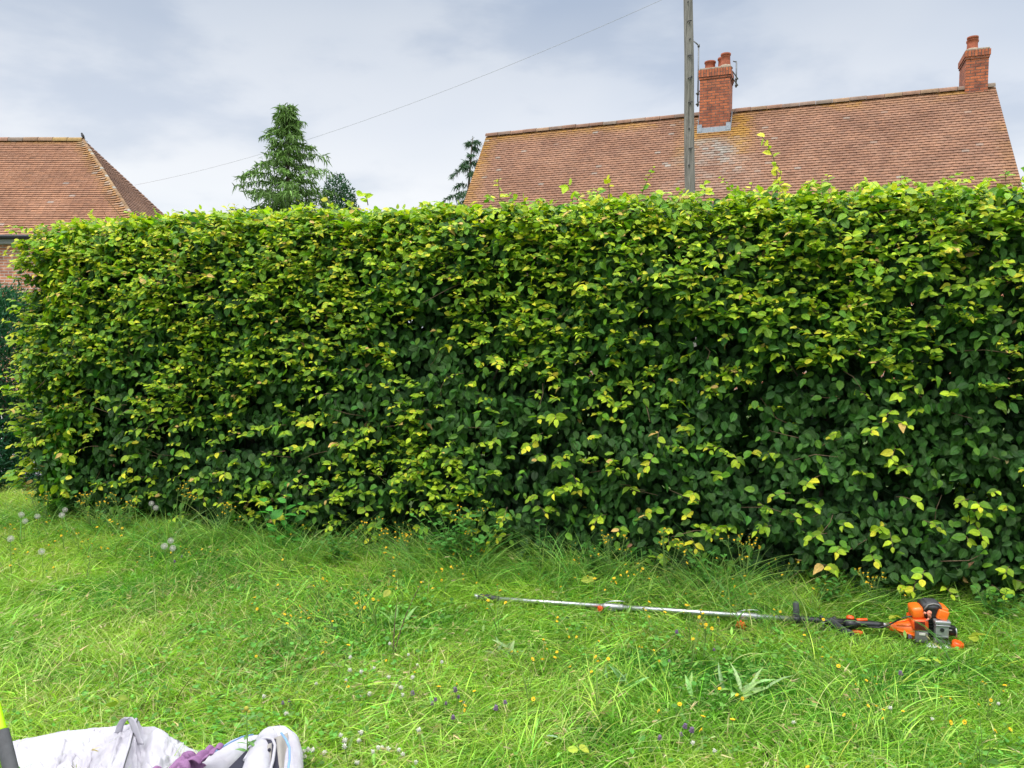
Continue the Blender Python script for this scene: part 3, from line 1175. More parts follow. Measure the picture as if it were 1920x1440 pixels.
def bright_amount(s, z):
    """0..1: share of fresh yellow-green growth, patchy, more at the top and to the left"""
    zz = z / HH
    n = fbm(s * 1.5 + z * 0.35, z * 2.6, 0, 51)
    n2 = fbm(s * 4.2, z * 7.0, 0, 57)
    b = 0.10 + 0.95 * np.clip((zz - 0.22) / 0.78, 0, 1) ** 1.5 + (0.08 + 0.30 * np.clip(zz * 2 - 0.9, 0, 1)) * np.clip(1 - s / 4.5, 0, 1)
    b = b + (n - 0.5) * 1.5 + (n2 - 0.5) * 0.9
    b = b - 0.08 * np.clip((1.2 - z) / 0.5, 0, 1) - 0.15 * np.clip((0.5 - z) / 0.5, 0, 1) + 0.40 * np.clip((z - 1.95) / 0.4, 0, 1)
    b = b - 0.22 * np.clip((s - 3.8) / 3.5, 0, 1) * np.clip((2.25 - z) / 0.4, 0, 1)
    return np.clip(b, 0.0, 1)


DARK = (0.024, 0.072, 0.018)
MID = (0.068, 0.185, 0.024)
BRI = (0.42, 0.56, 0.028)
YEL = (0.62, 0.60, 0.04)
TAN = (0.60, 0.40, 0.13)


def build_hedge():
    root = empty('hedge', HA + HT * (HL / 2) - HN * 0.5)
    tag(root, 'tall clipped hornbeam hedge with dark green leaves and yellow green new shoots', 'hedge')
    off = np.array(root.location)
    S = LeafSet()
    r = rng
    # --- mature leaves of the front
    def mature(n, d0, d1, tmpl, big=1.0, cut=0.0):
        s = r.uniform(-0.05, HL, n)
        z = 0.02 + r.uniform(0.0, 1, n) * (top_h(s) - 0.04)
        hole = fbm(s * 5.0, z * 6.5, 0, 71, 2)
        d = r.uniform(d0, d1, n)
        keep = ((hole > cut) | (r.uniform(0, 1, n) < 0.25)) & (s > left_edge(z) + r.uniform(-0.05, 0.05, n))
        s, z, d, hole = s[keep], z[keep], d[keep], hole[keep]
        n = len(s)
        d = d + 0.26 * np.clip(0.52 - hole, 0, 1) * 2
        P = front_pt(s, z, d)
        ang = r.normal(0, 0.75, n)
        sh = np.clip((z - (HH - 0.35)) / 0.35, 0, 1)
        A = -UP * np.cos(ang)[:, None] + HT * np.sin(ang)[:, None] + HN * r.uniform(-0.1, 0.55, n)[:, None] + (UP * 1.0 + HN * 0.5) * (sh * r.uniform(0, 1.5, n))[:, None]
        Nn = HN * 0.70 + UP * (0.55 + 0.5 * sh)[:, None] + r.normal(0, 0.42, (n, 3))
        Lg = r.uniform(0.038, 0.074, n) * big * np.clip(1.12 - 0.022 * s, 0.85, 1.1)
        zz = z / HH
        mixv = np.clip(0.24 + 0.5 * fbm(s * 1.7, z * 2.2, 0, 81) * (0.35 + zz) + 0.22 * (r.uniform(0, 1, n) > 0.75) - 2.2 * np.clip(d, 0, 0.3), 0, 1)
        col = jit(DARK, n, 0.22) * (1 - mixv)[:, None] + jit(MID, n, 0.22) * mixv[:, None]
        br = (r.uniform(0, 1, n) < 0.10 * bright_amount(s, z)) & (d < 0.1)
        col[br] = jit((0.10, 0.22, 0.02), n, 0.2)[br]
        Wd = np.clip(r.normal(0.95, 0.13, n), 0.6, 1.3)
        if tmpl is LEAF_HI:
            pick = r.integers(0, 3, n)
            for q, tt in enumerate((LEAF_HI, LEAF_FLAT, LEAF_CURL)):
                k = pick == q
                S.add(tt, P[k], A[k], Nn[k], Lg[k], Wd[k], col[k])
        else:
            S.add(tmpl, P, A, Nn, Lg, Wd, col)
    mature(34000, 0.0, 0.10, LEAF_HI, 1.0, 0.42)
    # half-grown mid green leaves that blend the old growth into the new
    n = 11500
    s_ = r.uniform(0, HL, n)
    z_ = 0.05 + r.uniform(0, 1, n) * (top_h(s_) - 0.06)
    ba = bright_amount(s_, z_)
    k = (r.uniform(0, 1, n) < 0.16 + 0.9 * ba) & (s_ > left_edge(z_))
    s_, z_, ba = s_[k], z_[k], ba[k]
    n = len(s_)
    P = front_pt(s_, z_, r.uniform(-0.05, 0.04, n))
    ang = r.normal(0, 1.1, n)
    A = -UP * np.cos(ang)[:, None] * 0.7 + HT * np.sin(ang)[:, None] + HN * r.uniform(0.0, 1.0, n)[:, None]
    Nn = HN * 0.55 + UP * 0.75 + r.normal(0, 0.45, (n, 3))
    w_ = np.clip(r.uniform(0, 1, n) * 0.75 + 0.45 * (ba - 0.4), 0, 1)[:, None]
    col = jit((0.045, 0.15, 0.022), n, 0.2) * (1 - w_) + jit((0.22, 0.40, 0.025), n, 0.2) * w_
    for q, tt in enumerate((LEAF_HI, LEAF_FLAT, LEAF_CURL)):
        S.add(tt, P[q::3], A[q::3], Nn[q::3], r.uniform(0.04, 0.07, n)[q::3], r.uniform(0.75, 1.05, n)[q::3], col[q::3])
    # a few browned, damaged leaves
    n = 120
    s_, z_ = r.uniform(0.2, HL, n), r.uniform(0.1, HH, n)
    S.add(LEAF_CURL, front_pt(s_, z_, r.uniform(-0.04, 0.05, n)), r.normal(0, 1, (n, 3)), r.normal(0, 1, (n, 3)) + HN, r.uniform(0.03, 0.06, n), r.uniform(0.6, 0.9, n), jit((0.26, 0.17, 0.07), n, 0.3))
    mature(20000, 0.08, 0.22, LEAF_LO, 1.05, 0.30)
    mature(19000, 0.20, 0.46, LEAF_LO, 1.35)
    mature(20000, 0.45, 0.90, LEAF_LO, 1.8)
    # --- leaves of top, ends and back (cheaper)
    def shell(n, kind):
        if kind == 'top':
            s = r.uniform(0.24, HL, n)
            d = r.uniform(0.05, HD - 0.05, n)
            P = HA + HT * s[:, None] - HN * d[:, None] + UP * (top_h(s) + r.uniform(-0.16, 0.03, n) - 0.12 * np.abs(d / HD - .5) ** 2 * 4)[:, None]
            Nn = UP * 0.9 + r.normal(0, 0.4, (n, 3))
            A = r.normal(0, 1, (n, 3)) * np.array([1, 1, 0.35])
            ba = bright_amount(s, np.full(n, HH))
        elif kind == 'left':
            d = r.uniform(0.0, HD, n)
            z = r.uniform(0.12, HH - 0.05, n)
            bulge = 0.12 * (fbm(d * 2, z * 1.5, 5, 91) - 0.5) - 0.25 * np.clip((z - HH + 0.3) / 0.3, 0, 1) ** 2 - 0.3 * (np.abs(d / HD - .5) * 2) ** 3
            P = HA - HN * d[:, None] - HT * (bulge - left_edge(z) - r.uniform(0, 0.25, n))[:, None] + UP * z[:, None]
            Nn = -HT * 0.8 + UP * 0.5 + r.normal(0, 0.35, (n, 3))
            A = -UP * 0.8 + r.normal(0, 0.5, (n, 3))
            ba = bright_amount(d, z)
        elif kind == 'right':
            d = r.uniform(0.0, HD, n)
            z = r.uniform(0.12, HH - 0.05, n)
            P = HA + HT * (HL + r.uniform(-0.2, 0.02, n))[:, None] - HN * d[:, None] + UP * z[:, None]
            Nn = HT * 0.8 + UP * 0.5 + r.normal(0, 0.35, (n, 3))
            A = -UP * 0.8 + r.normal(0, 0.5, (n, 3))
            ba = bright_amount(d, z)
        else:
            s = r.uniform(0, HL, n)
            z = r.uniform(0.02, HH - 0.03, n)
            P = HA + HT * s[:, None] - HN * (HD - r.uniform(0, 0.3, n))[:, None] + UP * z[:, None]
            Nn = -HN * 0.8 + UP * 0.5 + r.normal(0, 0.35, (n, 3))
            A = -UP * 0.8 + r.normal(0, 0.5, (n, 3))
            ba = bright_amount(s, z)
        t = (r.uniform(0, 1, n) < 0.75 * ba)
        col = jit(MID, n, 0.3)
        col[t] = jit(BRI, n, 0.2)[t]
        S.add(LEAF_LO, P, A, Nn, r.uniform(0.055, 0.09, n), r.uniform(0.85, 1.15, n), col)
    shell(11000, 'top')
    shell(7000, 'left')
    shell(1800, 'right')
    shell(9000, 'back')
    # --- fresh shoots standing proud of the face
    tw = MB()
    PP, AA, NN_, LL, WW, CC = [], [], [], [], [], []

    def shoot(p, d, Ls, nl, size, warm, droop=0.25, twig=True, flatn=None):
        d = unit(np.array(d, float))
        pts = []
        cur = np.array(p, float)
        for i in range(nl + 2):
            pts.append(cur.copy())
            cur = cur + d * Ls / (nl + 1)
            d = unit(d + np.array([0, 0, -droop / (nl + 1)]) + r.normal(0, 0.05, 3))
        side = unit(np.cross(d, UP) + 1e-6)
        for i in range(1, nl + 2):
            t = i / (nl + 1)
            sg = 1 if i % 2 else -1
            if i == nl + 1:
                a = d
            else:
                a = d * 0.55 + side * sg * 0.85 + UP * r.uniform(-0.25, 0.30)
            nrm = UP * 0.75 + HN * r.uniform(0.0, 0.85) + r.normal(0, 0.33, 3) if flatn is None else flatn + r.normal(0, 0.3, 3)
            PP.append(pts[i])
            AA.append(a + r.normal(0, 0.18, 3))
            NN_.append(nrm)
            LL.append(size * r.uniform(0.75, 1.1) * (1.0 - 0.38 * max(0, t - 0.45) / 0.55))
            WW.append(r.uniform(0.8, 1.02))
            k = min(1, max(0, t * 1.05 + r.normal(-0.06, 0.28)))
            c = np.array((0.11, 0.27, 0.022)) * (1 - k) + np.array(BRI) * k
            if r.uniform() < warm * k:
                c = np.array(YEL)
            if r.uniform() < warm * 0.18 * k * k:
                c = np.array(TAN)
            CC.append(c * (1 + r.normal(0, 0.14)))
        if twig:
            tw.tube([q - off for q in pts], [0.0022 * (1 - 0.6 * i / len(pts)) for i in range(len(pts))], 4, cap=False)

    n = 0
    tries = 0
    while n < 3700 and tries < 60000:
        tries += 1
        s, z = r.uniform(-0.05, HL), r.uniform(0.18, HH)
        if s < left_edge(z) - 0.02:
            continue
        b = float(bright_amount(np.array([s]), np.array([z]))[0])
        if r.uniform() > b * 0.95 + 0.012:
            continue
        n += 1
        zz = z / HH
        p = front_pt(np.array([s]), np.array([z]), np.array([0.05]))[0]
        longer = r.uniform() < 0.12
        Ls = r.uniform(0.06, 0.15) if not longer else r.uniform(0.15, 0.28)
        d = HN * 1.0 + UP * (r.uniform(-0.25, 0.9) + 0.40 * max(0, zz - 0.8) * 4 * r.uniform(0, 1) - 0.5 * (zz > 0.93)) + HT * r.normal(0, 0.55)
        if s < 0.5:
            d = d - HT * r.uniform(0, 0.8)
        nl = int(Ls / 0.028) + 1
        shoot(p, d, Ls, nl, r.uniform(0.038, 0.070), 0.10 + 0.36 * zz * (0.5 + 0.5 * max(0, 1 - s / 7)), twig=(Ls > 0.1))
    # shoots on the top edge, seen against sky and roofs
    for i in range(1000):
        s = r.uniform(0.26, HL)
        d0 = r.uniform(0.05, HD) if i % 3 else r.uniform(0.03, 0.25)
        z = float(top_h(np.array([s]))[0]) - r.uniform(0.05, 0.11)
        p = HA + HT * s - HN * d0 + UP * z
        Ls = r.uniform(0.03, 0.09) * (1.8 if r.uniform() < 0.03 else 1)
        shoot(p, UP * r.uniform(0.3, 1.0) + HN * r.uniform(-0.3, 0.9) + HT * r.normal(0, 0.5), Ls, int(Ls / 0.028) + 1, r.uniform(0.05, 0.075), 0.35, 0.2, twig=False)
    # shoots on the left end
    for i in range(330):
        z = r.uniform(0.3, HH - 0.05)
        d0 = r.uniform(-0.02, 0.7)
        p = HA - HN * d0 + UP * z + HT * (r.uniform(-0.02, 0.12) + left_edge(z))
        Ls = r.uniform(0.06, 0.16) if z > 1.3 or r.uniform() < 0.6 else r.uniform(0.12, 0.30)
        shoot(p, -HT * 1.0 + HN * r.uniform(-0.2, 0.6) + UP * r.uniform(-0.3, 0.5), Ls, int(Ls / 0.028) + 1, r.uniform(0.05, 0.075), 0.3, 0.3)
    # sparse big fresh leaves hanging low on the face
    for i in range(240):
        s, z = r.uniform(0.3, HL), r.uniform(0.15, 1.3)
        p = front_pt(np.array([s]), np.array([z]), np.array([0.02]))[0]
        Ls = r.uniform(0.08, 0.17)
        shoot(p, HN * 1.0 + UP * r.uniform(-0.2, 0.4) + HT * r.normal(0, 0.7), Ls, r.integers(2, 5), r.uniform(0.055, 0.085), 0.22, 0.6, flatn=HN * 0.7 + UP * 0.6)
    # hanging longer branches at right
    for (px, py, Y, ln) in ((1735, 555, 4.75, 0.42), (1790, 880, 4.6, 0.35), (1600, 930, 4.8, 0.35), (1330, 500, 5.1, 0.40), (1180, 760, 5.3, 0.3), (1490, 750, 4.9, 0.35), (1690, 620, 4.8, 0.4)):
        p = np.array(at(px, py, Y))
        for q in range(2):
            shoot(p - HN * 0.1, HN * 0.55 + UP * r.uniform(-0.35, 0.2) + HT * r.uniform(-0.9, 0.9), ln, int(ln / 0.032), 0.068, 0.35, 0.9, flatn=HN * 0.6 + UP * 0.6)
    # tall wand above the hedge by the pole and small ones along the top
    def wand(pxs, Y, size, warm):
        pts = [np.array(at(x, y, Y)) for x, y in pxs]
        tw.tube([q - off for q in pts], [0.004 - 0.003 * i / len(pts) for i in range(len(pts))], 5, cap=False)
        for i in range(1, len(pts)):
            for k in range(2 if i < len(pts) - 1 else 1):
                q = pts[i - 1] + (pts[i] - pts[i - 1]) * (0.5 + 0.5 * k)
                PP.append(q)
                AA.append(r.normal(0, 1, 3) * np.array([1, 0.6, 0.5]) + HN * 0.2)
                NN_.append(HN * 0.7 + UP * 0.5 + r.normal(0, 0.35, 3))
                LL.append(size * r.uniform(0.7, 1.1))
                WW.append(0.95)
                CC.append(np.array(YEL if r.uniform() < warm else BRI) * (1 + r.normal(0, 0.1)))
    wand([(1455, 375), (1453, 350), (1457, 328), (1455, 312), (1450, 295), (1444, 282), (1436, 265), (1428, 255), (1412, 248)], 5.05, 0.058, 0.35)
    wand([(1456, 372), (1460, 340), (1464, 322), (1456, 306)], 5.0, 0.055, 0.3)
    wand([(1073, 385), (1073, 362), (1062, 350), (1078, 344)], 5.3, 0.075, 0.3)
    wand([(938, 385), (936, 355), (934, 338), (945, 334)], 5.5, 0.055, 0.8)
    wand([(1143, 375), (1142, 350), (1138, 338), (1147, 330)], 5.2, 0.045, 0.7)
    wand([(1320, 372), (1322, 350), (1318, 340)], 5.0, 0.07, 0.2)
    wand([(1409, 370), (1408, 352), (1412, 340)], 5.0, 0.04, 0.9)
    wand([(1860, 370), (1850, 350), (1840, 345), (1868, 346)], 4.75, 0.05, 0.6)
    wand([(1915, 380), (1905, 365), (1912, 340), (1918, 330)], 4.6, 0.06, 0.4)
    wand([(172, 420), (170, 408), (164, 400), (178, 402)], 6.9, 0.06, 0.7)
    wand([(690, 385), (688, 372), (680, 365), (695, 362)], 5.9, 0.07, 0.2)
    wand([(620, 392), (617, 382), (612, 366)], 6.0, 0.06, 0.3)
    for q, tt in enumerate((LEAF_HI, LEAF_FLAT, LEAF_CURL)):
        S.add(tt, np.array(PP)[q::3], np.array(AA)[q::3], np.array(NN_)[q::3], np.array(LL)[q::3], np.array(WW)[q::3], np.clip(np.array(CC)[q::3], 0.004, 0.9))
    S.build('foliage', M['hedge'], root, off)
    # bare twigs glimpsed among the leaves
    for i in range(170):
        s, z = r.uniform(0.2, HL), r.uniform(0.3, HH)
        p = front_pt(np.array([s]), np.array([z]), np.array([0.06]))[0] - off
        d = unit(HN * r.uniform(0.2, 0.8) + UP * r.uniform(-0.5, 0.8) + HT * r.normal(0, 0.8))
        ln = r.uniform(0.1, 0.3)
        q = [p, p + d * ln * 0.5 + r.normal(0, 0.01, 3), p + d * ln + r.normal(0, 0.02, 3)]
        tw.tube(q, [0.003, 0.0022, 0.001], 4, cap=False)
    tw.build('twigs', M['twig'], root)
    for i in range(17):
        s = 0.25 + i * 0.6 + r.uniform(-0.1, 0.1)
        p = HA + HT * s - HN * (0.55 + r.uniform(-0.1, 0.1)) - off
        m = MB()
        zs = np.linspace(-0.05, 2.2, 9)
        m.tube([p + np.array((0.06 * math.sin(z * 2 + i), 0.05 * math.cos(z * 1.7 + i * 2), z)) for z in zs], [0.035 - 0.011 * z for z in zs], 7)
        for k in range(9):
            z = 0.25 + k * 0.22
            a = r.uniform(0, 6.28)
            dd = np.array((math.cos(a), math.sin(a), 0.55))
            b0 = p + np.array((0, 0, z))
            m.tube([b0, b0 + dd * 0.22, b0 + dd * 0.42 + np.array((0, 0, 0.08))], [0.012, 0.008, 0.004], 5)
        m.build('stem', M['bark'], root)


build_hedge()

# ------------------------------------------------------------------ trees
def conifer(name, label, foot, H, radius_at, nbr, first, group, dens=1.0, droop=0.6, seed=1, leaf=(0.022, 0.062, 0.022), lean=0.0, strand=0.20, arms=None):
    r = np.random.default_rng(seed)
    root = empty(name, foot)
    tag(root, label, 'tree', group)
    m = MB()
    zs = np.linspace(0, H, 14)
    tr = [np.array((lean * (z / H) ** 2, 0.03 * math.sin(z * 1.3), z)) for z in zs]
    m.tube(tr, [max(0.012, 0.014 + 0.020 * (H - z)) for z in zs], 9)
    S = Strips()
    br = MB()
    PP, DD, LL, BB, CC = [], [], [], [], []

    def frond(p, d, ln, up0):
        """one branch: rises then droops, hung with strands"""
        K = max(5, int(ln / 0.16))
        pts = []
        cur = np.array(p, float)
        dd = unit(np.array(d, float) + UP * up0)
        for i in range(K + 1):
            pts.append(cur.copy())
            cur = cur + dd * ln / K
            dd = unit(dd + np.array([0, 0, -droop / K]) + r.normal(0, 0.07, 3))
        br.tube(pts, [max(0.004, 0.010 * ln * (1 - i / (K + 1))) for i in range(K + 1)], 5)
        side = unit(np.cross(d, UP))
        for i in range(1, K + 1):
            t = i / K
            for sg in (-1, 1):
                tl = ln * 0.34 * (1 - 0.55 * t) * r.uniform(0.5, 1.1)
                tl = max(tl, 0.12)
                base = pts[i]
                tdir = unit(side * sg * r.uniform(0.5, 1.0) + np.array(d) * 0.7 + UP * r.uniform(-0.35, 0.15))
                kk = max(2, int(tl / 0.055 * dens))
                for j in range(kk + 1):
                    q = base + tdir * tl * j / kk + np.array([0, 0, -0.25 * tl * (j / kk) ** 2])
                    nst = 3
                    for w in range(nst):
                        PP.append(q + r.normal(0, 0.015, 3))
                        DD.append(unit(tdir * 0.5 + r.normal(0, 0.5, 3) + UP * r.uniform(-0.9, 0.15)))
                        LL.append(strand * r.uniform(0.45, 1.0))
                        BB.append(np.array([0, 0, -r.uniform(0.15, 0.5)]))
                        CC.append(np.array(leaf) * (1 + r.normal(0, 0.22)) * (1.0 + 0.7 * (r.uniform() < 0.22)) * np.array((1, 1, 0.9)))
    for b in range(nbr):
        f = (b + r.uniform(0, 1)) / nbr
        z = first + (H - first) * f
        rad = radius_at(z) * r.uniform(0.55, 1.28)
        a = b * 2.399 + r.uniform(-0.4, 0.4)
        p = np.array((lean * (z / H) ** 2, 0, z))
        frond(p, (math.cos(a), math.sin(a), 0), max(rad, 0.15), 0.35 + 0.35 * f)
    for (z, a, ln, u) in (arms or []):
        frond(np.array((lean * (z / H) ** 2, 0, z)), (math.cos(a), math.sin(a), 0), ln, u)
    # leader
    for i in range(12):
        z = H - r.uniform(-0.10, 0.4)
        PP.append(np.array((lean * (z / H) ** 2, 0, z)) + r.normal(0, 0.03, 3))
        DD.append(unit(np.array((r.normal(0, 1), r.normal(0, 1), 0.1))))
        LL.append(0.2)
        BB.append(np.array([0, 0, -0.6]))
        CC.append(np.array(leaf))
    n = len(PP)
    S.add(np.array(PP), np.array(DD), np.array(LL), np.full(n, 0.030), np.array(BB), np.clip(np.array(CC), 0.004, 1), 3)
    m.build('trunk', M['bark'], root)
    c = S.build('crown', M['needle'], root)
    br.build('branches', M['bark'], c)
    return root


def build_trees():
    Y = 20.0
    f = at(541, 400, Y)
    top = at(541, 200, Y).z
    conifer('conifer_tree', 'tall shaggy cedar like conifer behind the hedge left of centre', (f.x, f.y, 0), top,
            lambda z: (0.05 + 0.52 * (top - z)) if z > 3.6 else 2.0, 140, 1.0, None, 0.85, 1.1, 3, (0.105, 0.19, 0.05), 0.0, 0.20,
            arms=[(top - 1.45, 0.15, 0.62, 1.3), (top - 1.2, 0.4, 0.65, 1.1), (top - 2.4, 2.9, 1.2, 0.9), (top - 2.9, 3.3, 1.45, 0.6), (top - 2.2, 0.1, 1.15, 0.5), (top - 2.9, -0.1, 1.5, 0.5),
                  (top - 0.4, 2.6, 0.42, 1.6), (top - 0.5, 0.6, 0.40, 1.5), (top - 0.3, 1.2, 0.36, 1.8)])
    Y = 30.0
    f = at(866, 400, Y)
    top = at(877, 258, Y).z
    conifer('conifer_tree', 'slim sparse drooping conifer beside the left edge of the long tiled roof', (f.x, f.y, 0), top,
            lambda z: 0.12 + 0.33 * (top - z) if z > 4 else 1.6, 40, 1.5, None, 0.9, 1.5, 8, (0.040, 0.09, 0.044), 0.42, 0.26,
            arms=[(top - 1.0, 0.2, 0.75, 0.9), (top - 1.9, 0.2, 0.9, 0.7), (top - 2.2, 3.1, 1.0, 0.3), (top - 1.2, 3.3, 0.75, 0.3)])
    # small dense rounded evergreen
    Y = 21.5
    f = at(636, 400, Y)
    root = empty('evergreen_shrub', (f.x, f.y, 0))
    tag(root, 'small dense rounded dark evergreen to the right of the shaggy conifer', 'shrub')
    r = np.random.default_rng(12)
    top = at(636, 337, Y).z
    n = 15000
    u = r.normal(0, 1, (n, 3))
    u = unit(u)
    rr = 0.5 + 0.5 * r.uniform(0, 1, n) ** 0.35
    lump = 0.78 + 0.45 * fbm(u[:, 0] * 2.2 + 5, u[:, 1] * 2.2 + 5, u[:, 2] * 2.2 + 5, 7)
    P = u * (rr * lump)[:, None] * np.array([0.62, 0.62, 2.2]) + np.array([0, 0, top - 2.15])
    P[:, 0] *= 1 + 0.25 * np.clip((top - 1 - P[:, 2]) / 2, 0, 1)
    D = unit(u * np.array([1, 1, 0.4]) + UP * 0.5 + r.normal(0, 0.5, (n, 3)))
    S = Strips()
    S.add(P, D, r.uniform(0.05, 0.12, n), np.full(n, 0.03), np.tile([0, 0, -0.25], (n, 1)), jit((0.034, 0.105, 0.038), n, 0.3, r), 2)
    S.build('crown', M['needle'], root)
    m = MB()
    m.tube([(0, 0, 0), (0.02, 0, 1.5), (0, 0, top - 0.8)], [0.07, 0.05, 0.02], 8)
    m.build('trunk', M['bark'], root)
    # dark conifer screen by the left end of the hedge
    for (x, y, h, rd, lab) in ((-5.36, 8.15, 2.08, 0.58, 'dark green dense conifer bush beyond the left end of the hedge'),
                               (-6.75, 8.9, 2.0, 0.6, 'second dark conifer bush at the far left beside the driveway')):
        root = empty('conifer_bush', (x, y, 0))
        tag(root, lab, 'bush')
        n = 26000
        u = unit(r.normal(0, 1, (n, 3)))
        rr = 0.45 + 0.55 * r.uniform(0, 1, n) ** 0.4
        lump = 0.72 + 0.5 * fbm(u[:, 0] * 3 + 5, u[:, 1] * 3 + 5, u[:, 2] * 3.5 + 5, 17)
        P = u * (rr * lump)[:, None] * np.array([rd, rd, h * 0.5]) + np.array([0, 0, h * 0.56])
        P = u * (rr * lump)[:, None] * np.array([rd, rd, h * 0.5])
        lowk = u[:, 2] < 0.1
        P[lowk, :2] *= (0.9 / np.maximum(np.linalg.norm(u[lowk, :2], axis=1), 0.35))[:, None]
        P += np.array([0, 0, h * 0.52])
        P[:, 2] = np.maximum(P[:, 2], 0.05)
        low = np.arange(n) % 4 == 0                   # skirts down to the grass
        aa = r.uniform(0, 6.28, low.sum())
        P[low] = np.stack([np.cos(aa) * rd * r.uniform(0.6, 0.95, low.sum()), np.sin(aa) * rd * r.uniform(0.6, 0.95, low.sum()), r.uniform(0.02, 0.75, low.sum())], 1)
        D = unit(u * np.array([1.1, 1.1, 0.3]) + UP * 0.5 + r.normal(0, 0.6, (n, 3)))
        S = Strips()
        S.add(P, D, r.uniform(0.04, 0.11, n), np.full(n, 0.014), np.tile([0, 0, 0.1], (n, 1)), jit((0.032, 0.125, 0.055), n, 0.35, r), 2)
        S.build('crown', M['needle'], root)
        for q in range(3):
            m = MB()
            a = q * 2.1
            m.tube([(0.1 * math.cos(a), 0.1 * math.sin(a), 0), (0.14 * math.cos(a), 0.12 * math.sin(a), 0.5), (0.2 * math.cos(a), 0.15 * math.sin(a), 1.2)], [0.035, 0.028, 0.015], 7)
            m.build('trunk', M['bark'], root)


build_trees()

# ------------------------------------------------------------------ lawn
def hedge_y(x):
    return HA[1] + (x - HA[0]) * HT[1] / HT[0]


def lawn_points(n, margin=0.45, ymin=1.7, power=1.0):
    out = []
    tot = 0
    while tot < n:
        x = rng.uniform(-6.8, 5.6, n)
        y = ymin + (9.0 - ymin) * rng.uniform(0, 1, n) ** power
        k = (y < hedge_y(x) + margin) & (np.abs(x) < 0.74 * y + 0.9) | ((x < -4.2) & (y < 7.3) & (x > -0.74 * y - 1.0))
        out.append(np.stack([x[k], y[k]], 1))
        tot += k.sum()
    return np.concatenate(out)[:n]


def lawn_tone(x, y):
    a = fbm(x * 0.9, y * 1.3, 0, 101)
    b = fbm(x * 3.0, y * 3.8, 0, 105)
    return a, b


TRA, TRB = at(936, 1123, 4.42), at(1790, 1185, 3.90)


def trim_near(x, y):
    """grass pressed down along the trimmer and in front of its engine"""
    ax, ay, bx, by = TRA.x, TRA.y, TRB.x, TRB.y
    t = np.clip(((x - ax) * (bx - ax) + (y - ay) * (by - ay)) / ((bx - ax) ** 2 + (by - ay) ** 2), 0, 1)
    cx, cy = ax + t * (bx - ax), ay + t * (by - ay)
    w = np.where(t > 0.74, 0.24, 0.12)
    f = np.clip(1 - np.hypot(x - cx, (y - cy + 0.04) * 0.9) / w, 0, 1)
    kp = gnd(1388, 1190, 0.03)
    g = np.clip(1 - np.hypot(x - kp.x, y - kp.y) / 0.13, 0, 1)
    return (1 - np.where(t > 0.74, 0.58, 0.12) * np.minimum(1, f * 2)) * (1 - 0.6 * np.minimum(1, g * 2.5))


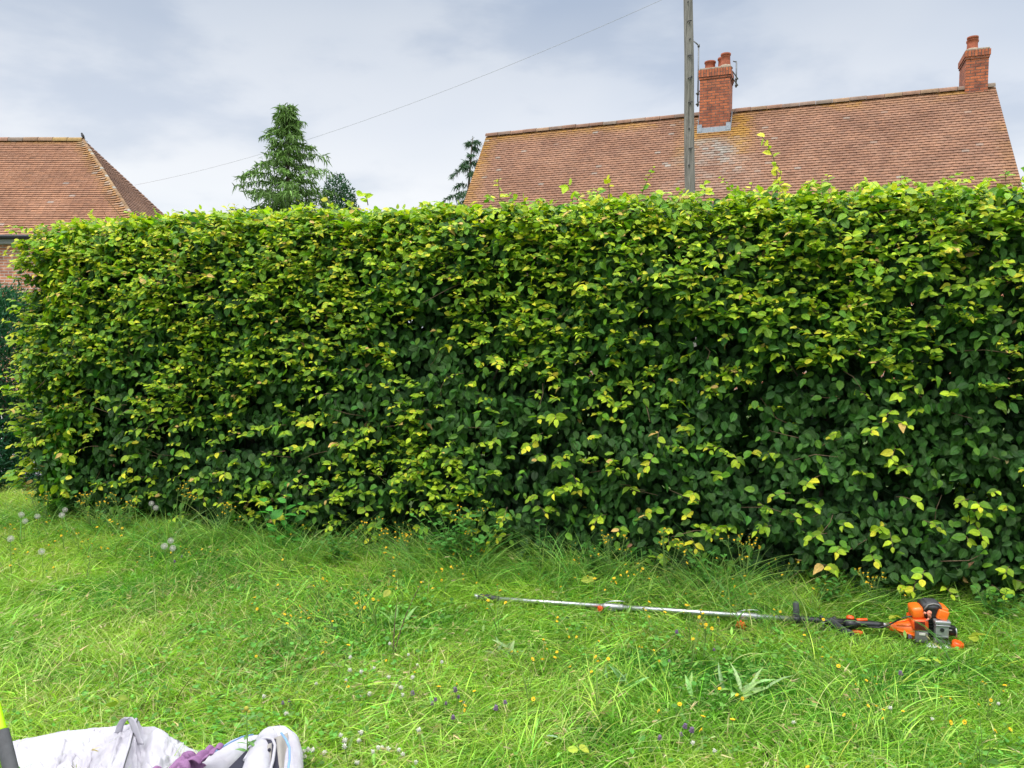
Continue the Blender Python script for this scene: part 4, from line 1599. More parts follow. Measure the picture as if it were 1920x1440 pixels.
def build_lawn():
    r = rng
    S = Strips()
    n = 235000
    xy = lawn_points(n, power=1.35)
    x, y = xy[:, 0], xy[:, 1]
    a, b = lawn_tone(x, y)
    near_h = np.clip(1 - (hedge_y(x) - y) / 0.8, 0, 1)
    P = np.stack([x, y, np.zeros(n)], 1)
    flow = 6.28 * fbm(x * 1.2, y * 1.2, 0, 111) * 1.6
    ha = flow + r.normal(0, 1.9, n)
    Hd = np.stack([np.cos(ha), np.sin(ha), np.zeros(n)], 1)
    lean = r.uniform(0.1, 1.2, n)
    D = unit(UP + Hd * lean[:, None])
    Lg = r.uniform(0.05, 0.115, n) * (0.65 + 0.75 * b) * (1 + 0.9 * near_h)
    Lg = Lg * trim_near(x, y)
    bend = Hd * r.uniform(0.1, 0.7, n)[:, None] - UP * r.uniform(0.0, 0.55, n)[:, None]
    g1, g2, g3 = np.array((0.235, 0.43, 0.034)), np.array((0.38, 0.52, 0.075)), np.array((0.070, 0.25, 0.022))
    w = np.clip((0.65 * a + 0.35 * b - 0.38) / 0.22, 0, 1)[:, None]
    col = g3 * (1 - w) + g1 * w
    w2 = np.clip((b - 0.5) * 3, 0, 1)[:, None] * np.clip((a - 0.4) * 4, 0, 1)[:, None]
    col = col * (1 - w2) + g2 * w2
    pale = r.uniform(0, 1, n) < (0.05 + 0.16 * np.clip(a - 0.5, 0, 1) * 2)
    col[pale] = np.array((0.50, 0.58, 0.20))
    dead = r.uniform(0, 1, n) < 0.03
    col[dead] = np.array((0.40, 0.33, 0.17))
    warm = (np.clip((-x - 2.2) / 2.0, 0, 1) * np.clip((y - 3.6) / 2, 0, 1))[:, None]
    col = col * (1 - 0.5 * warm) + np.array((0.42, 0.48, 0.08)) * 0.5 * warm
    dry = (fbm(x * 0.7, y * 0.9, 0, 191) > 0.56) & (r.uniform(0, 1, n) < 0.22)
    col[dry] = np.array((0.42, 0.40, 0.16))
    col = col * np.clip(1 + r.normal(0, 0.30, (n, 1)), 0.35, 1.9)
    S.add(P, D, Lg, r.uniform(0.0028, 0.0070, n) * trim_near(x, y) ** 0.3, bend, np.clip(col, 0.01, 0.8), 3)
    # coarser turf just outside the framed lawn
    m = 60000
    x, y = r.uniform(-8.5, 7.0, m), r.uniform(0.3, 9.0, m)
    k = (y < hedge_y(x) + 0.4) & (np.abs(x) > 0.74 * y + 0.85) & (x < 5.6) | ((x < -4.3) & (y < 7.4) & (np.abs(x) > 0.74 * y + 0.85))
    x, y = x[k], y[k]
    m = len(x)
    ha = r.uniform(0, 6.28, m)
    Hd = np.stack([np.cos(ha), np.sin(ha), np.zeros(m)], 1)
    S.add(np.stack([x, y, np.zeros(m)], 1), unit(UP + Hd * r.uniform(0.2, 1.4, m)[:, None]), r.uniform(0.06, 0.16, m), r.uniform(0.005, 0.010, m), Hd * 0.4 - UP * 0.3, jit(g1, m, 0.3), 3)
    # longer blades and lying stalks
    n = 70000
    xy = lawn_points(n, power=1.3)
    x, y = xy[:, 0], xy[:, 1]
    near_h = np.clip(1 - (hedge_y(x) - y) / 0.9, 0, 1)
    tuft = fbm(x * 2.2, y * 2.2, 0, 131)
    k = r.uniform(0, 1, n) < np.clip((tuft - 0.38) * 3.4 + near_h, 0.12, 1)
    x, y, near_h = x[k], y[k], near_h[k]
    n = len(x)
    ha = 6.28 * fbm(x * 1.0, y * 1.0, 0, 121) * 2 + r.normal(0, 0.8, n)
    Hd = np.stack([np.cos(ha), np.sin(ha), np.zeros(n)], 1)
    D = unit(UP + Hd * r.uniform(0.3, 1.8, n)[:, None])
    Lg = r.uniform(0.10, 0.25, n) * (1 + 0.5 * near_h) * trim_near(x, y)
    col = jit((0.29, 0.48, 0.065), n, 0.35)
    S.add(np.stack([x, y, np.zeros(n)], 1), D, Lg, r.uniform(0.0025, 0.0065, n), Hd * 0.4 - UP * r.uniform(0.2, 0.75, n)[:, None], col, 5)
    o = S.build('lawn_grass', M['grass'])
    tag(o, 'long uncut bright green lawn grass in front of the hedge', 'grass', kind='stuff')
    # thin pale stalks, flattened and arching
    S = Strips()
    n = 9500
    xy = lawn_points(n, 0.1, power=1.3)
    x, y = xy[:, 0], xy[:, 1]
    cl = fbm(x * 1.5, y * 1.5, 0, 141)
    k = r.uniform(0, 1, n) < np.clip((cl - 0.42) * 3.0 + 0.5 * np.clip((-x - 1.8) / 2, 0, 1) + 0.35 * np.clip(1 - (hedge_y(x) - y) / 1.0, 0, 1), 0.05, 1)
    x, y = x[k], y[k]
    n = len(x)
    ha = 6.28 * fbm(x * 0.8, y * 0.8, 0, 151) * 2 + r.normal(0, 0.7, n)
    Hd = np.stack([np.cos(ha), np.sin(ha), np.zeros(n)], 1)
    D = unit(UP * 1.0 + Hd * r.uniform(0.2, 2.2, n)[:, None])
    Lg = r.uniform(0.12, 0.34, n) * trim_near(x, y)
    c1, c2 = jit((0.58, 0.62, 0.25), n, 0.15), jit((0.40, 0.56, 0.13), n, 0.15)
    pk = (r.uniform(0, 1, n) < 0.45)[:, None]
    P = np.stack([x, y, np.full(n, 0.01)], 1)
    bd = Hd * 0.35 - UP * r.uniform(0.15, 0.6, n)[:, None]
    S.add(P, D, Lg, r.uniform(0.0014, 0.0028, n), bd, np.where(pk, c1, c2), 7)
    # straw coloured seed heads at the tips
    h = r.uniform(0, 1, n) < 0.45
    tip = P + D * (Lg * 0.93)[:, None] + bd * (Lg * 0.86)[:, None]
    td = unit(D + 1.8 * bd)
    for q in range(3):
        S.add(tip[h] + r.normal(0, 0.002, (h.sum(), 3)), unit(td[h] + r.normal(0, 0.18, (h.sum(), 3))), r.uniform(0.018, 0.045, h.sum()), r.uniform(0.0030, 0.0055, h.sum()), r.normal(0, 0.1, (h.sum(), 3)), jit((0.46, 0.40, 0.20), h.sum(), 0.25), 3)
    o = S.build('grass_stalks', M['grass'])
    tag(o, 'thin pale flowering grass stalks arching over the lawn', 'grass', kind='stuff')
    # low broad leaves: clover, plantain and other lawn weeds
    Lf = LeafSet()
    n = 26000
    xy = lawn_points(n, 0.1, power=1.4)
    x, y = xy[:, 0], xy[:, 1]
    cl = fbm(x * 1.3, y * 1.3, 0, 161)
    right = np.clip((x - 1.0) / 1.5, 0, 1)
    low = np.clip((3.6 - y) / 1.2, 0, 1)
    k = (r.uniform(0, 1, n) < np.clip((cl - 0.47) * 4 + 0.25 * right + 0.2 * low, 0.03, 1)) & (trim_near(x, y) > 0.9)
    x, y = x[k], y[k]
    n = len(x)
    ha = r.uniform(0, 6.28, n)
    A = np.stack([np.cos(ha), np.sin(ha), r.uniform(-0.1, 0.6, n)], 1)
    Nn = UP + r.normal(0, 0.35, (n, 3))
    z = r.uniform(0.03, 0.085, n)
    Lf.add(LEAF_LO, np.stack([x, y, z], 1), A, Nn, r.uniform(0.012, 0.030, n), r.uniform(0.9, 1.4, n), jit((0.13, 0.34, 0.05), n, 0.25))
    m = 4200
    xy = lawn_points(m, 0.0, power=1.4)
    x, y = xy[:, 0], xy[:, 1]
    ha = r.uniform(0, 6.28, m)
    A = np.stack([np.cos(ha), np.sin(ha), r.uniform(0.2, 1.4, m)], 1)
    Nn = UP + r.normal(0, 0.3, (m, 3))
    Lf.add(LEAF_NARROW, np.stack([x, y, r.uniform(0.01, 0.05, m)], 1), A, Nn, r.uniform(0.025, 0.06, m), r.uniform(0.6, 1.1, m), jit((0.24, 0.44, 0.09), m, 0.25))
    o = Lf.build('clover', M['weed'])
    tag(o, 'low clover and other small broad leaved weeds woven through the lawn', 'clover', kind='stuff')
    # rank growth at the hedge foot
    S = Strips()
    n = 26000
    x = r.uniform(-6.0, 5.2, n)
    y = hedge_y(x) - np.abs(r.normal(0.02, 0.26, n)) + 0.02
    c = fbm(x * 2.5, y * 2.5, 0, 171)
    k = r.uniform(0, 1, n) < np.clip((c - 0.42) * 3, 0.06, 0.8)
    x, y, c = x[k], y[k], c[k]
    n = len(x)
    ha = r.uniform(0, 6.28, n)
    Hd = np.stack([np.cos(ha), np.sin(ha), np.zeros(n)], 1)
    D = unit(UP * 1.6 + Hd * r.uniform(0.1, 1.0, n)[:, None])
    Lg = r.uniform(0.16, 0.42, n) * (0.35 + 1.15 * np.clip((c - 0.3) * 2.2, 0, 1))
    S.add(np.stack([x, y, np.zeros(n)], 1), D, Lg, r.uniform(0.003, 0.006, n), Hd * 0.4 - UP * r.uniform(0.2, 0.8, n)[:, None], np.where((r.uniform(0, 1, n) < 0.45)[:, None], jit((0.12, 0.31, 0.05), n, 0.3), jit((0.26, 0.42, 0.08), n, 0.3)), 5)
    o = S.build('tall_grass', M['grass'])
    tag(o, 'taller darker rank grass growing along the foot of the hedge', 'grass', kind='stuff')


build_lawn()

# ------------------------------------------------------------------ weeds and flowers
MT = {}


def tmat(col, key, mat='petal'):
    """a plain plant material with its own colour"""
    if key not in MT:
        MT[key] = pbr(key, col, 0.7, noise=0.18, nscale=60, spec=0.2)
    return MT[key]


STEM = lambda: tmat((0.16, 0.26, 0.06), 'green stem')


def petal_disc(mb, c, r_, npet, tilt=0.2, w=0.5, cone=0.25):
    c = Vector(c)
    a0 = random.uniform(0, 6)
    tx, ty = random.uniform(-tilt, tilt), random.uniform(-tilt, tilt)
    R = Matrix.Rotation(tx, 3, 'X') @ Matrix.Rotation(ty, 3, 'Y')
    for i in range(npet):
        a = a0 + 2 * math.pi * i / npet
        d = Vector((math.cos(a), math.sin(a), 0))
        s = Vector((-d.y, d.x, 0)) * r_ * w * 0.5
        mb.face([c + R @ (d * r_ * 0.1), c + R @ (d * r_ * 0.65 + s + Vector((0, 0, cone * r_))), c + R @ (d * r_ + Vector((0, 0, cone * r_ * 1.1))), c + R @ (d * r_ * 0.65 - s + Vector((0, 0, cone * r_)))])


def proto_yellow(h, heads):
    root = empty('yellow_wildflower', (0, 0, -50))
    st = MB()
    fls = []
    for k in range(heads):
        fl = MB()
        fls.append(fl)
        a = random.uniform(0, 6.28)
        hh = h * random.uniform(0.75, 1.0)
        top = Vector((math.cos(a) * 0.05 * h / 0.2 * (heads > 1), math.sin(a) * 0.05 * h / 0.2 * (heads > 1), hh))
        lean = Vector((random.uniform(-0.05, 0.05), random.uniform(-0.05, 0.05), 0))
        mid = top * 0.5 + lean * 0.5
        mid.x *= 0.4
        mid.y *= 0.4
        tp = top + lean
        st.tube([(0, 0, 0), mid, tp], [0.0016, 0.0013, 0.001], 4, cap=False)
        st.tube([tp - Vector((0, 0, 0.010)), tp], [0.0015, 0.0042], 6)
        petal_disc(fl, tp, random.uniform(0.006, 0.009), 9, 0.9, 0.7, 0.3)
        fl.ball(tp + Vector((0, 0, 0.002)), 0.0034, sub=1)
    st.build('stem', STEM(), root)
    for fl in fls:
        fl.build('flower_head', tmat((0.72, 0.46, 0.02), 'yellow petals'), root)
    return root


def proto_clover(h):
    root = empty('white_clover_flower', (0, 0, -50))
    st = MB()
    st.tube([(0, 0, 0), (0.005, 0.004, h * 0.5), (0.0, 0.0, h)], [0.0015, 0.0012, 0.001], 4, cap=False)
    st.build('stem', STEM(), root)
    fl = MB()
    for i in range(26):
        z = 1 - 2 * (i + 0.5) / 26
        a = i * 2.4
        rr = math.sqrt(max(0, 1 - z * z))
        d = Vector((rr * math.cos(a), rr * math.sin(a), z))
        fl.tube([Vector((0, 0, h)) + d * 0.001, Vector((0, 0, h)) + d * random.uniform(0.005, 0.0105)], [0.0022, 0.0012], 4)
    fl.build('flower_head', tmat((0.56, 0.56, 0.47), 'clover florets'), root)
    return root


def proto_purple(h):
    root = empty('purple_selfheal_flower', (0, 0, -50))
    st = MB()
    st.tube([(0, 0, 0), (0.004, 0.004, h * 0.5), (0.0, 0.0, h)], [0.0018, 0.0015, 0.0012], 4, cap=False)
    st.build('stem', STEM(), root)
    fl = MB()
    for L_ in range(4):
        for k in range(6):
            a = k * 1.047 + L_ * 0.5
            d = Vector((math.cos(a), math.sin(a), 0.35))
            c = Vector((0, 0, h + L_ * 0.005))
            fl.tube([c, c + d * (0.010 - 0.0012 * L_)], [0.0034, 0.0022], 4)
    fl.build('flower_head', tmat((0.17, 0.12, 0.19), 'selfheal florets'), root)
    return root


def proto_clock(h):
    root = empty('dandelion_clock', (0, 0, -50))
    st = MB()
    st.tube([(0, 0, 0), (0.01, 0.0, h * 0.5), (0.0, 0.0, h)], [0.0022, 0.002, 0.0016], 5, cap=False)
    st.build('stem', STEM(), root)
    fl = MB()
    c = Vector((0, 0, h))
    fl.ball(c, 0.006, sub=1)
    R_ = 0.020
    for i in range(56):
        z = 1 - 2 * (i + 0.5) / 56
        a = i * 2.39996
        rr = math.sqrt(max(0, 1 - z * z))
        d = Vector((rr * math.cos(a), rr * math.sin(a), z))
        fl.tube([c + d * 0.005, c + d * R_ * 0.85], 0.0004, 3, cap=False)
        s = d.cross(Vector((0.3, 0.5, 0.8))).normalized()
        t = d.cross(s)
        q = c + d * R_ * 0.82
        for k in range(5):
            an = k * 1.2566
            e = (s * math.cos(an) + t * math.sin(an)) * 0.005 + d * R_ * 0.18
            e2 = (s * math.cos(an + 0.25) + t * math.sin(an + 0.25)) * 0.005 + d * R_ * 0.18
            fl.face([q, q + e, q + e2])
    fl.build('seed_head', tmat((0.60, 0.58, 0.53), 'dandelion down'), root)
    return root


def scatter(protos, spots, group, label_fn, cat, jz=0.0):
    used = set()
    for i, (x, y, sc) in enumerate(spots):
        k = i % len(protos)
        if k not in used:
            o = protos[k]
            used.add(k)
        else:
            o = copy_tree(protos[k])
        o.location = (x, y, jz)
        o.rotation_euler = (random.uniform(-0.25, 0.25), random.uniform(-0.25, 0.25), random.uniform(0, 6.28))
        o.scale = (sc, sc, sc)
        tag(o, label_fn(i), cat, group)


def build_flowers():
    ys = [proto_yellow(h, k) for h, k in ((0.12, 1), (0.16, 2), (0.20, 3), (0.24, 4), (0.14, 1), (0.18, 3))]
    spots = []

    def cluster(px, py, n, sx, sy, s0=0.8, s1=1.25):
        for _ in range(n):
            p = gnd(px + random.gauss(0, sx), py + random.gauss(0, sy), 0.10)
            if p.y > hedge_y(p.x) + 0.1 or p.y < 2:
                continue
            spots.append((p.x, p.y, random.uniform(s0, s1)))
    cluster(860, 1060, 26, 110, 32)
    cluster(1130, 1110, 16, 110, 30)
    cluster(600, 1140, 16, 70, 28)
    cluster(300, 1010, 18, 130, 35)
    cluster(100, 1010, 16, 60, 40)
    cluster(1400, 1090, 18, 120, 25)
    cluster(1250, 1200, 16, 160, 25)
    cluster(1700, 1350, 12, 130, 50)
    cluster(800, 1270, 8, 200, 60)
    cluster(1300, 1330, 12, 250, 60)
    scatter(ys, spots, 'yellow flowers dotted through the long grass', lambda i: 'small yellow dandelion like flower on a thin stem in long grass', 'flower')
    cs = [proto_clover(h) for h in (0.07, 0.09, 0.11)]
    spots = []
    for (px, py, n, sx, sy) in ((690, 1410, 20, 55, 18), (715, 1268, 16, 45, 22), (560, 1330, 4, 120, 30), (1280, 1410, 3, 200, 20), (1700, 1340, 4, 120, 40)):
        for _ in range(n):
            p = gnd(px + random.gauss(0, sx), py + random.gauss(0, sy), 0.08)
            spots.append((p.x, p.y, random.uniform(0.8, 1.2)))
    scatter(cs, spots, 'white clover flowers in the lawn', lambda i: 'round white clover flower head standing in the lawn', 'flower')
    ps = [proto_purple(h) for h in (0.08, 0.11)]
    spots = []
    for (px, py, n, sx, sy) in ((870, 1300, 11, 45, 16), (1300, 1375, 5, 40, 16), (500, 1310, 2, 40, 10), (1230, 1225, 3, 50, 20), (1600, 1260, 2, 120, 60), (400, 1040, 2, 60, 10)):
        for _ in range(n):
            p = gnd(px + random.gauss(0, sx), py + random.gauss(0, sy), 0.09)
            spots.append((p.x, p.y, random.uniform(0.6, 1.05)))
    scatter(ps, spots, 'purple selfheal flowers in the lawn', lambda i: 'dark purple selfheal flower spike low in the lawn', 'flower')
    dc = [proto_clock(1.0 * h) for h in (0.22, 0.30)]
    cl = [(122, 956), (116, 966), (70, 968), (284, 944), (306, 940), (292, 952), (320, 1014), (308, 1024), (324, 1028), (40, 965), (47, 977), (20, 1010), (78, 1034)]
    for i, (px, py) in enumerate(cl):
        h = (0.22, 0.30)[i % 2]
        d = gnd(px, py, h)
        o = dc[i % 2] if i < 2 else copy_tree(dc[i % 2])
        o.location = (d.x, d.y, 0)
        o.rotation_euler = (0, 0, i)
        tag(o, 'fluffy grey dandelion clock on a tall stalk near the left end of hedge', 'flower', 'dandelion clocks by the hedge foot')


build_flowers()


def foot(px, py):
    """ground point for a weed, kept just in front of the hedge foot"""
    p = gnd(px, py)
    lim = hedge_y(p.x) - random.uniform(0.12, 0.22)
    if p.y > lim:
        p.x *= lim / p.y
        p.y = hedge_y(p.x) - 0.15
    return p


def leafy_plant(name, label, cat, loc, stems, mat_leaf=(0.07, 0.26, 0.035), group=None, tmpl=None, stem_col=None, flowers=None, seed=0):
    """stems: list of (dx,dy,h,leaflen,nleaf,width)"""
    r = np.random.default_rng(seed + 100)
    tmpl = tmpl or LEAF_HI
    root = empty(name, loc)
    tag(root, label, cat, group)
    st = MB()
    S = LeafSet()
    P, A, Nn, L_, W_, Cc = [], [], [], [], [], []
    fms = []
    for (dx, dy, h, ll, nl, wd) in stems:
        top = np.array((dx, dy, h))
        mid = np.array((dx * 0.35, dy * 0.35, h * 0.55)) + r.normal(0, 0.01, 3)
        pts = []
        for i in range(9):
            t = i / 8
            pts.append((1 - t) ** 2 * np.zeros(3) + 2 * t * (1 - t) * mid + t * t * top)
        st.tube(pts, [0.0035 * (1 - 0.6 * i / 8) * min(1, h * 2.5 + 0.3) for i in range(9)], 5, cap=False)
        for i in range(nl):
            t = 0.25 + 0.75 * (i + 1) / nl
            k = min(7, int(t * 8))
            q = pts[k] + (pts[k + 1] - pts[k]) * (t * 8 - k) if k < 8 else pts[8]
            a = i * 2.4 + r.uniform(-0.3, 0.3)
            P.append(q)
            A.append(np.array((math.cos(a), math.sin(a), r.uniform(-0.1, 0.7))))
            Nn.append(UP + r.normal(0, 0.25, 3))
            L_.append(ll * r.uniform(0.7, 1.1) * (1 - 0.3 * t))
            W_.append(wd * r.uniform(0.9, 1.1))
            Cc.append(np.array(mat_leaf) * (1 + r.normal(0, 0.15)))
        if flowers:
            for q in range(flowers):
                e = Vector(top) + Vector((r.normal(0, 0.02), r.normal(0, 0.02), r.uniform(-0.01, 0.03)))
                st.tube([Vector(pts[7]), e], 0.0009, 4, cap=False)
                st.tube([e - Vector((0, 0, 0.012)), e], [0.002, 0.004], 5)
                fm = MB()
                fms.append(fm)
                petal_disc(fm, e, 0.007, 6, 0.5, 0.8, 0.8)
    S.add(tmpl, np.array(P), np.array(A), np.array(Nn), np.array(L_), np.array(W_), np.clip(np.array(Cc), 0.01, 0.9))
    S.build('leaves', M['weed'], root)
    st.build('stem' if len(stems) == 1 else 'stems', stem_col or STEM(), root)
    for fm in fms:
        fm.build('flower_head', tmat((0.72, 0.46, 0.02), 'yellow petals'), root)
    return root


def build_weeds():
    r = random
    # sapling with big leaves at hedge foot
    p = foot(535, 1045)
    leafy_plant('young_sapling', 'young plant with large oval green leaves at the hedge foot', 'plant', p,
                [(-0.12, -0.05, 0.42, 0.13, 7, 0.85), (0.14, -0.05, 0.40, 0.13, 7, 0.85), (0.02, 0.0, 0.52, 0.11, 7, 0.8), (-0.02, -0.15, 0.2, 0.12, 5, 0.85)], (0.07, 0.30, 0.04), seed=1)
    # broad leafy clump in the middle
    p = foot(865, 1085)
    st = []
    for i in range(22):
        a = r.uniform(0, 6.28)
        q = r.uniform(0.02, 0.30)
        st.append((q * math.cos(a) * 1.2, q * math.sin(a) * 0.5, r.uniform(0.25, 0.48), 0.07, 11, 0.8))
    leafy_plant('leafy_weed', 'wide bushy clump of small leaved green weeds against the hedge', 'weed', p, st, (0.085, 0.27, 0.045), seed=2)
    p = foot(1010, 1090)
    leafy_plant('nettle', 'single upright nettle like plant standing right of the bushy clump', 'weed', p,
                [(0.0, 0, 0.42, 0.07, 16, 0.8), (0.08, 0.02, 0.30, 0.06, 10, 0.8)], (0.055, 0.18, 0.03), seed=3)
    # weeds with yellow buds
    for i, (px, py, h, lab) in enumerate(((330, 1000, 0.50, 'tall branching weed with yellow buds near the left end of hedge'),
                                          (240, 1000, 0.40, 'second tall yellow budded weed just left of the tallest one at left end'),
                                          (90, 985, 0.34, 'yellow budded weed at the extreme left below the hedge corner'),
                                          (420, 1010, 0.36, 'wispy yellow budded weed between the tallest weed and the sapling'),
                                          (700, 1060, 0.34, 'wispy yellow budded weed between the sapling and bushy clump'),
                                          (1650, 1150, 0.26, 'wispy yellow budded weed behind the orange engine'),
                                          (170, 995, 0.36, 'brownish seeding weed beside the dandelion clocks at left'),
                                          (880, 1075, 0.46, 'yellow budded weed rising out of the bushy green clump'),
                                          (1150, 1085, 0.36, 'yellow budded weed in front of hedge above the silver pole'),
                                          (1250, 1085, 0.42, 'thin yellow flowered weed at hedge foot right of centre'),
                                          (760, 1060, 0.30, 'short yellow budded weed left of the bushy clump'),
                                          (1400, 1085, 0.40, 'leaning yellow budded weed above the orange knob'))):
        p = foot(px, py)
        stems = []
        for k in range(7):
            a = r.uniform(0, 6.28)
            q = r.uniform(0.04, 0.16)
            stems.append((q * math.cos(a), q * math.sin(a) * 0.6, h * r.uniform(0.65, 1.0), 0.07, 5, 0.5))
        leafy_plant('yellow_budded_weed', lab, 'weed', p, stems, (0.10, 0.24, 0.05), flowers=4, tmpl=LEAF_NARROW, seed=20 + i)
    for i, (px, py, wdt, h, lab) in enumerate(((640, 1075, 0.16, 0.30, 'low green leafy weed at hedge foot between sapling and bushy clump'),
                                               (1330, 1100, 0.14, 0.34, 'low leafy weed at hedge foot above the right half of silver pole'),
                                               (1560, 1130, 0.13, 0.24, 'small green weed at hedge foot above the black trimmer handle'),
                                               (1110, 1095, 0.10, 0.30, 'small leafy weed at hedge foot just right of centre'),
                                               (230, 1000, 0.16, 0.30, 'green leafy weed among dandelion clocks at left end of hedge'),
                                               (1880, 1170, 0.14, 0.30, 'green leafy weed at the right edge beside the hedge foot'))):
        p = foot(px, py)
        st = []
        for k in range(11):
            a = r.uniform(0, 6.28)
            q = r.uniform(0.02, wdt)
            st.append((q * math.cos(a) * 1.2, q * math.sin(a) * 0.5, h * r.uniform(0.5, 1), 0.055, 8, 0.8))
        leafy_plant('leafy_weed', lab, 'weed', p, st, (0.085, 0.26, 0.04), seed=50 + i)
    # bare brown stalk plant left of centre
    p = foot(738, 1235)
    leafy_plant('brown_stalk', 'tall bent brown weed stalk in the open lawn left of centre', 'weed', p,
                [(0.13, 0.03, 0.36, 0.05, 5, 0.5), (0.02, 0.02, 0.30, 0.07, 4, 0.6)], (0.16, 0.30, 0.08), tmpl=LEAF_NARROW, stem_col=tmat((0.15, 0.09, 0.07), 'brown stalk'), seed=40)
    # pale rosettes of lance leaves
    for i, (px, py, n, ll, lab, col) in enumerate(((1385, 1310, 9, 0.17, 'rosette of pale lance shaped leaves in lawn right of centre', (0.26, 0.40, 0.16)),
                                                   (1290, 1315, 6, 0.13, 'small pale rosette next to the larger lance leaved one', (0.24, 0.38, 0.14)),
                                                   (740, 1180, 8, 0.14, 'pale leafy rosette around the brown stalk', (0.18, 0.36, 0.10)),
                                                   (950, 1240, 7, 0.14, 'flattened pale leaves lying in the middle of the lawn', (0.28, 0.42, 0.18)),
                                                   (1160, 1300, 8, 0.13, 'grey green flattened leaf tuft right of the lawn centre', (0.20, 0.36, 0.14)),
                                                   (450, 975, 10, 0.20, 'tuft of long arching dark blades at the hedge foot', (0.08, 0.24, 0.06)))):
        p = gnd(px, py)
        rr = np.random.default_rng(60 + i)
        root = empty('leaf_rosette', p)
        tag(root, lab, 'plant')
        S = LeafSet()
        k = n * 2
        a = rr.uniform(0, 6.28, k)
        A = np.stack([np.cos(a) + 0.4, np.sin(a), rr.uniform(0.2, 1.6, k)], 1)
        S.add(LEAF_NARROW, rr.normal(0, 1, (k, 3)) * np.array([0.035, 0.025, 0]) + np.array([0, 0, 0.02]), A, UP + rr.normal(0, 0.35, (k, 3)), ll * rr.uniform(0.4, 1.0, k), rr.uniform(0.5, 0.8, k), jit(col, k, 0.2, rr))
        S.build('leaves', M['weed'], root)
    # fallen / loose yellow-green leaves
    def loose(px, py, sizes, col, lab, z=0.10, name='fallen_leaf', face=0.5):
        p = gnd(px, py, z)
        rr = np.random.default_rng(int(px))
        n = len(sizes)
        A = np.stack([np.linspace(-1, 1, n) + rr.normal(0, 0.2, n) if n > 1 else np.array([0.7]), rr.uniform(-0.7, 0.3, n), rr.uniform(-0.5, 0.5, n)], 1)
        S = LeafSet()
        S.add(LEAF_HI, rr.normal(0, 0.010, (n, 3)), A, UP * 0.8 + np.array([0, -1, 0]) * face + rr.normal(0, 0.4, (n, 3)), np.array(sizes) * 0.8, rr.uniform(0.8, 1.1, n), jit(col, n, 0.12, rr))
        o = S.build(name, M['weed'])
        o.location = p
        tag(o, lab, 'leaf')
    loose(1085, 1403, (0.055, 0.055), (0.48, 0.55, 0.06), 'pair of bright yellow green leaves low in the lawn at bottom centre', 0.07)
    loose(1028, 1376, (0.09,), (0.36, 0.46, 0.34), 'single upturned grey green leaf left of the yellow leaf pair', 0.08)
    loose(1835, 1188, (0.09, 0.07), (0.42, 0.50, 0.05), 'yellow green leaves on the grass right of the orange engine', 0.10)
    loose(1745, 1233, (0.075, 0.06), (0.42, 0.50, 0.06), 'yellow green leaves on the grass just below the engine', 0.08)
    loose(1672, 1155, (0.06, 0.07), (0.42, 0.48, 0.04), 'yellow green leaf pair behind the orange engine cone', 0.13)
    loose(1105, 1085, (0.08, 0.07, 0.06), (0.38, 0.44, 0.05), 'yellowing leaf cluster on grass above the silver pole', 0.14)
    loose(730, 1110, (0.07, 0.06), (0.40, 0.46, 0.06), 'yellow leaf pair in the lawn left of the silver pole tip', 0.12)
    loose(225, 1318, (0.06, 0.055, 0.05), (0.34, 0.46, 0.05), 'small yellow green leaf tuft behind the white sack', 0.10)
    # thistle bud right in front of the sack
    p = gnd(462, 1500)
    rr = np.random.default_rng(5)
    root = leafy_plant('thistle', 'green thistle with a yellow bud standing in front of the white sack', 'weed', p,
                       [(0.0, 0.02, 0.31, 0.05, 26, 1.3)], (0.16, 0.34, 0.10), tmpl=LEAF_NARROW, seed=77)
    b = MB()
    b.ball((0.0, 0.02, 0.314), 0.008, (1, 1, 1.1))
    b.ball((0.009, 0.02, 0.303), 0.006)
    b.ball((-0.009, 0.02, 0.305), 0.005)
    b.build('bud', tmat((0.34, 0.32, 0.05), 'thistle bud'), root)


build_weeds()

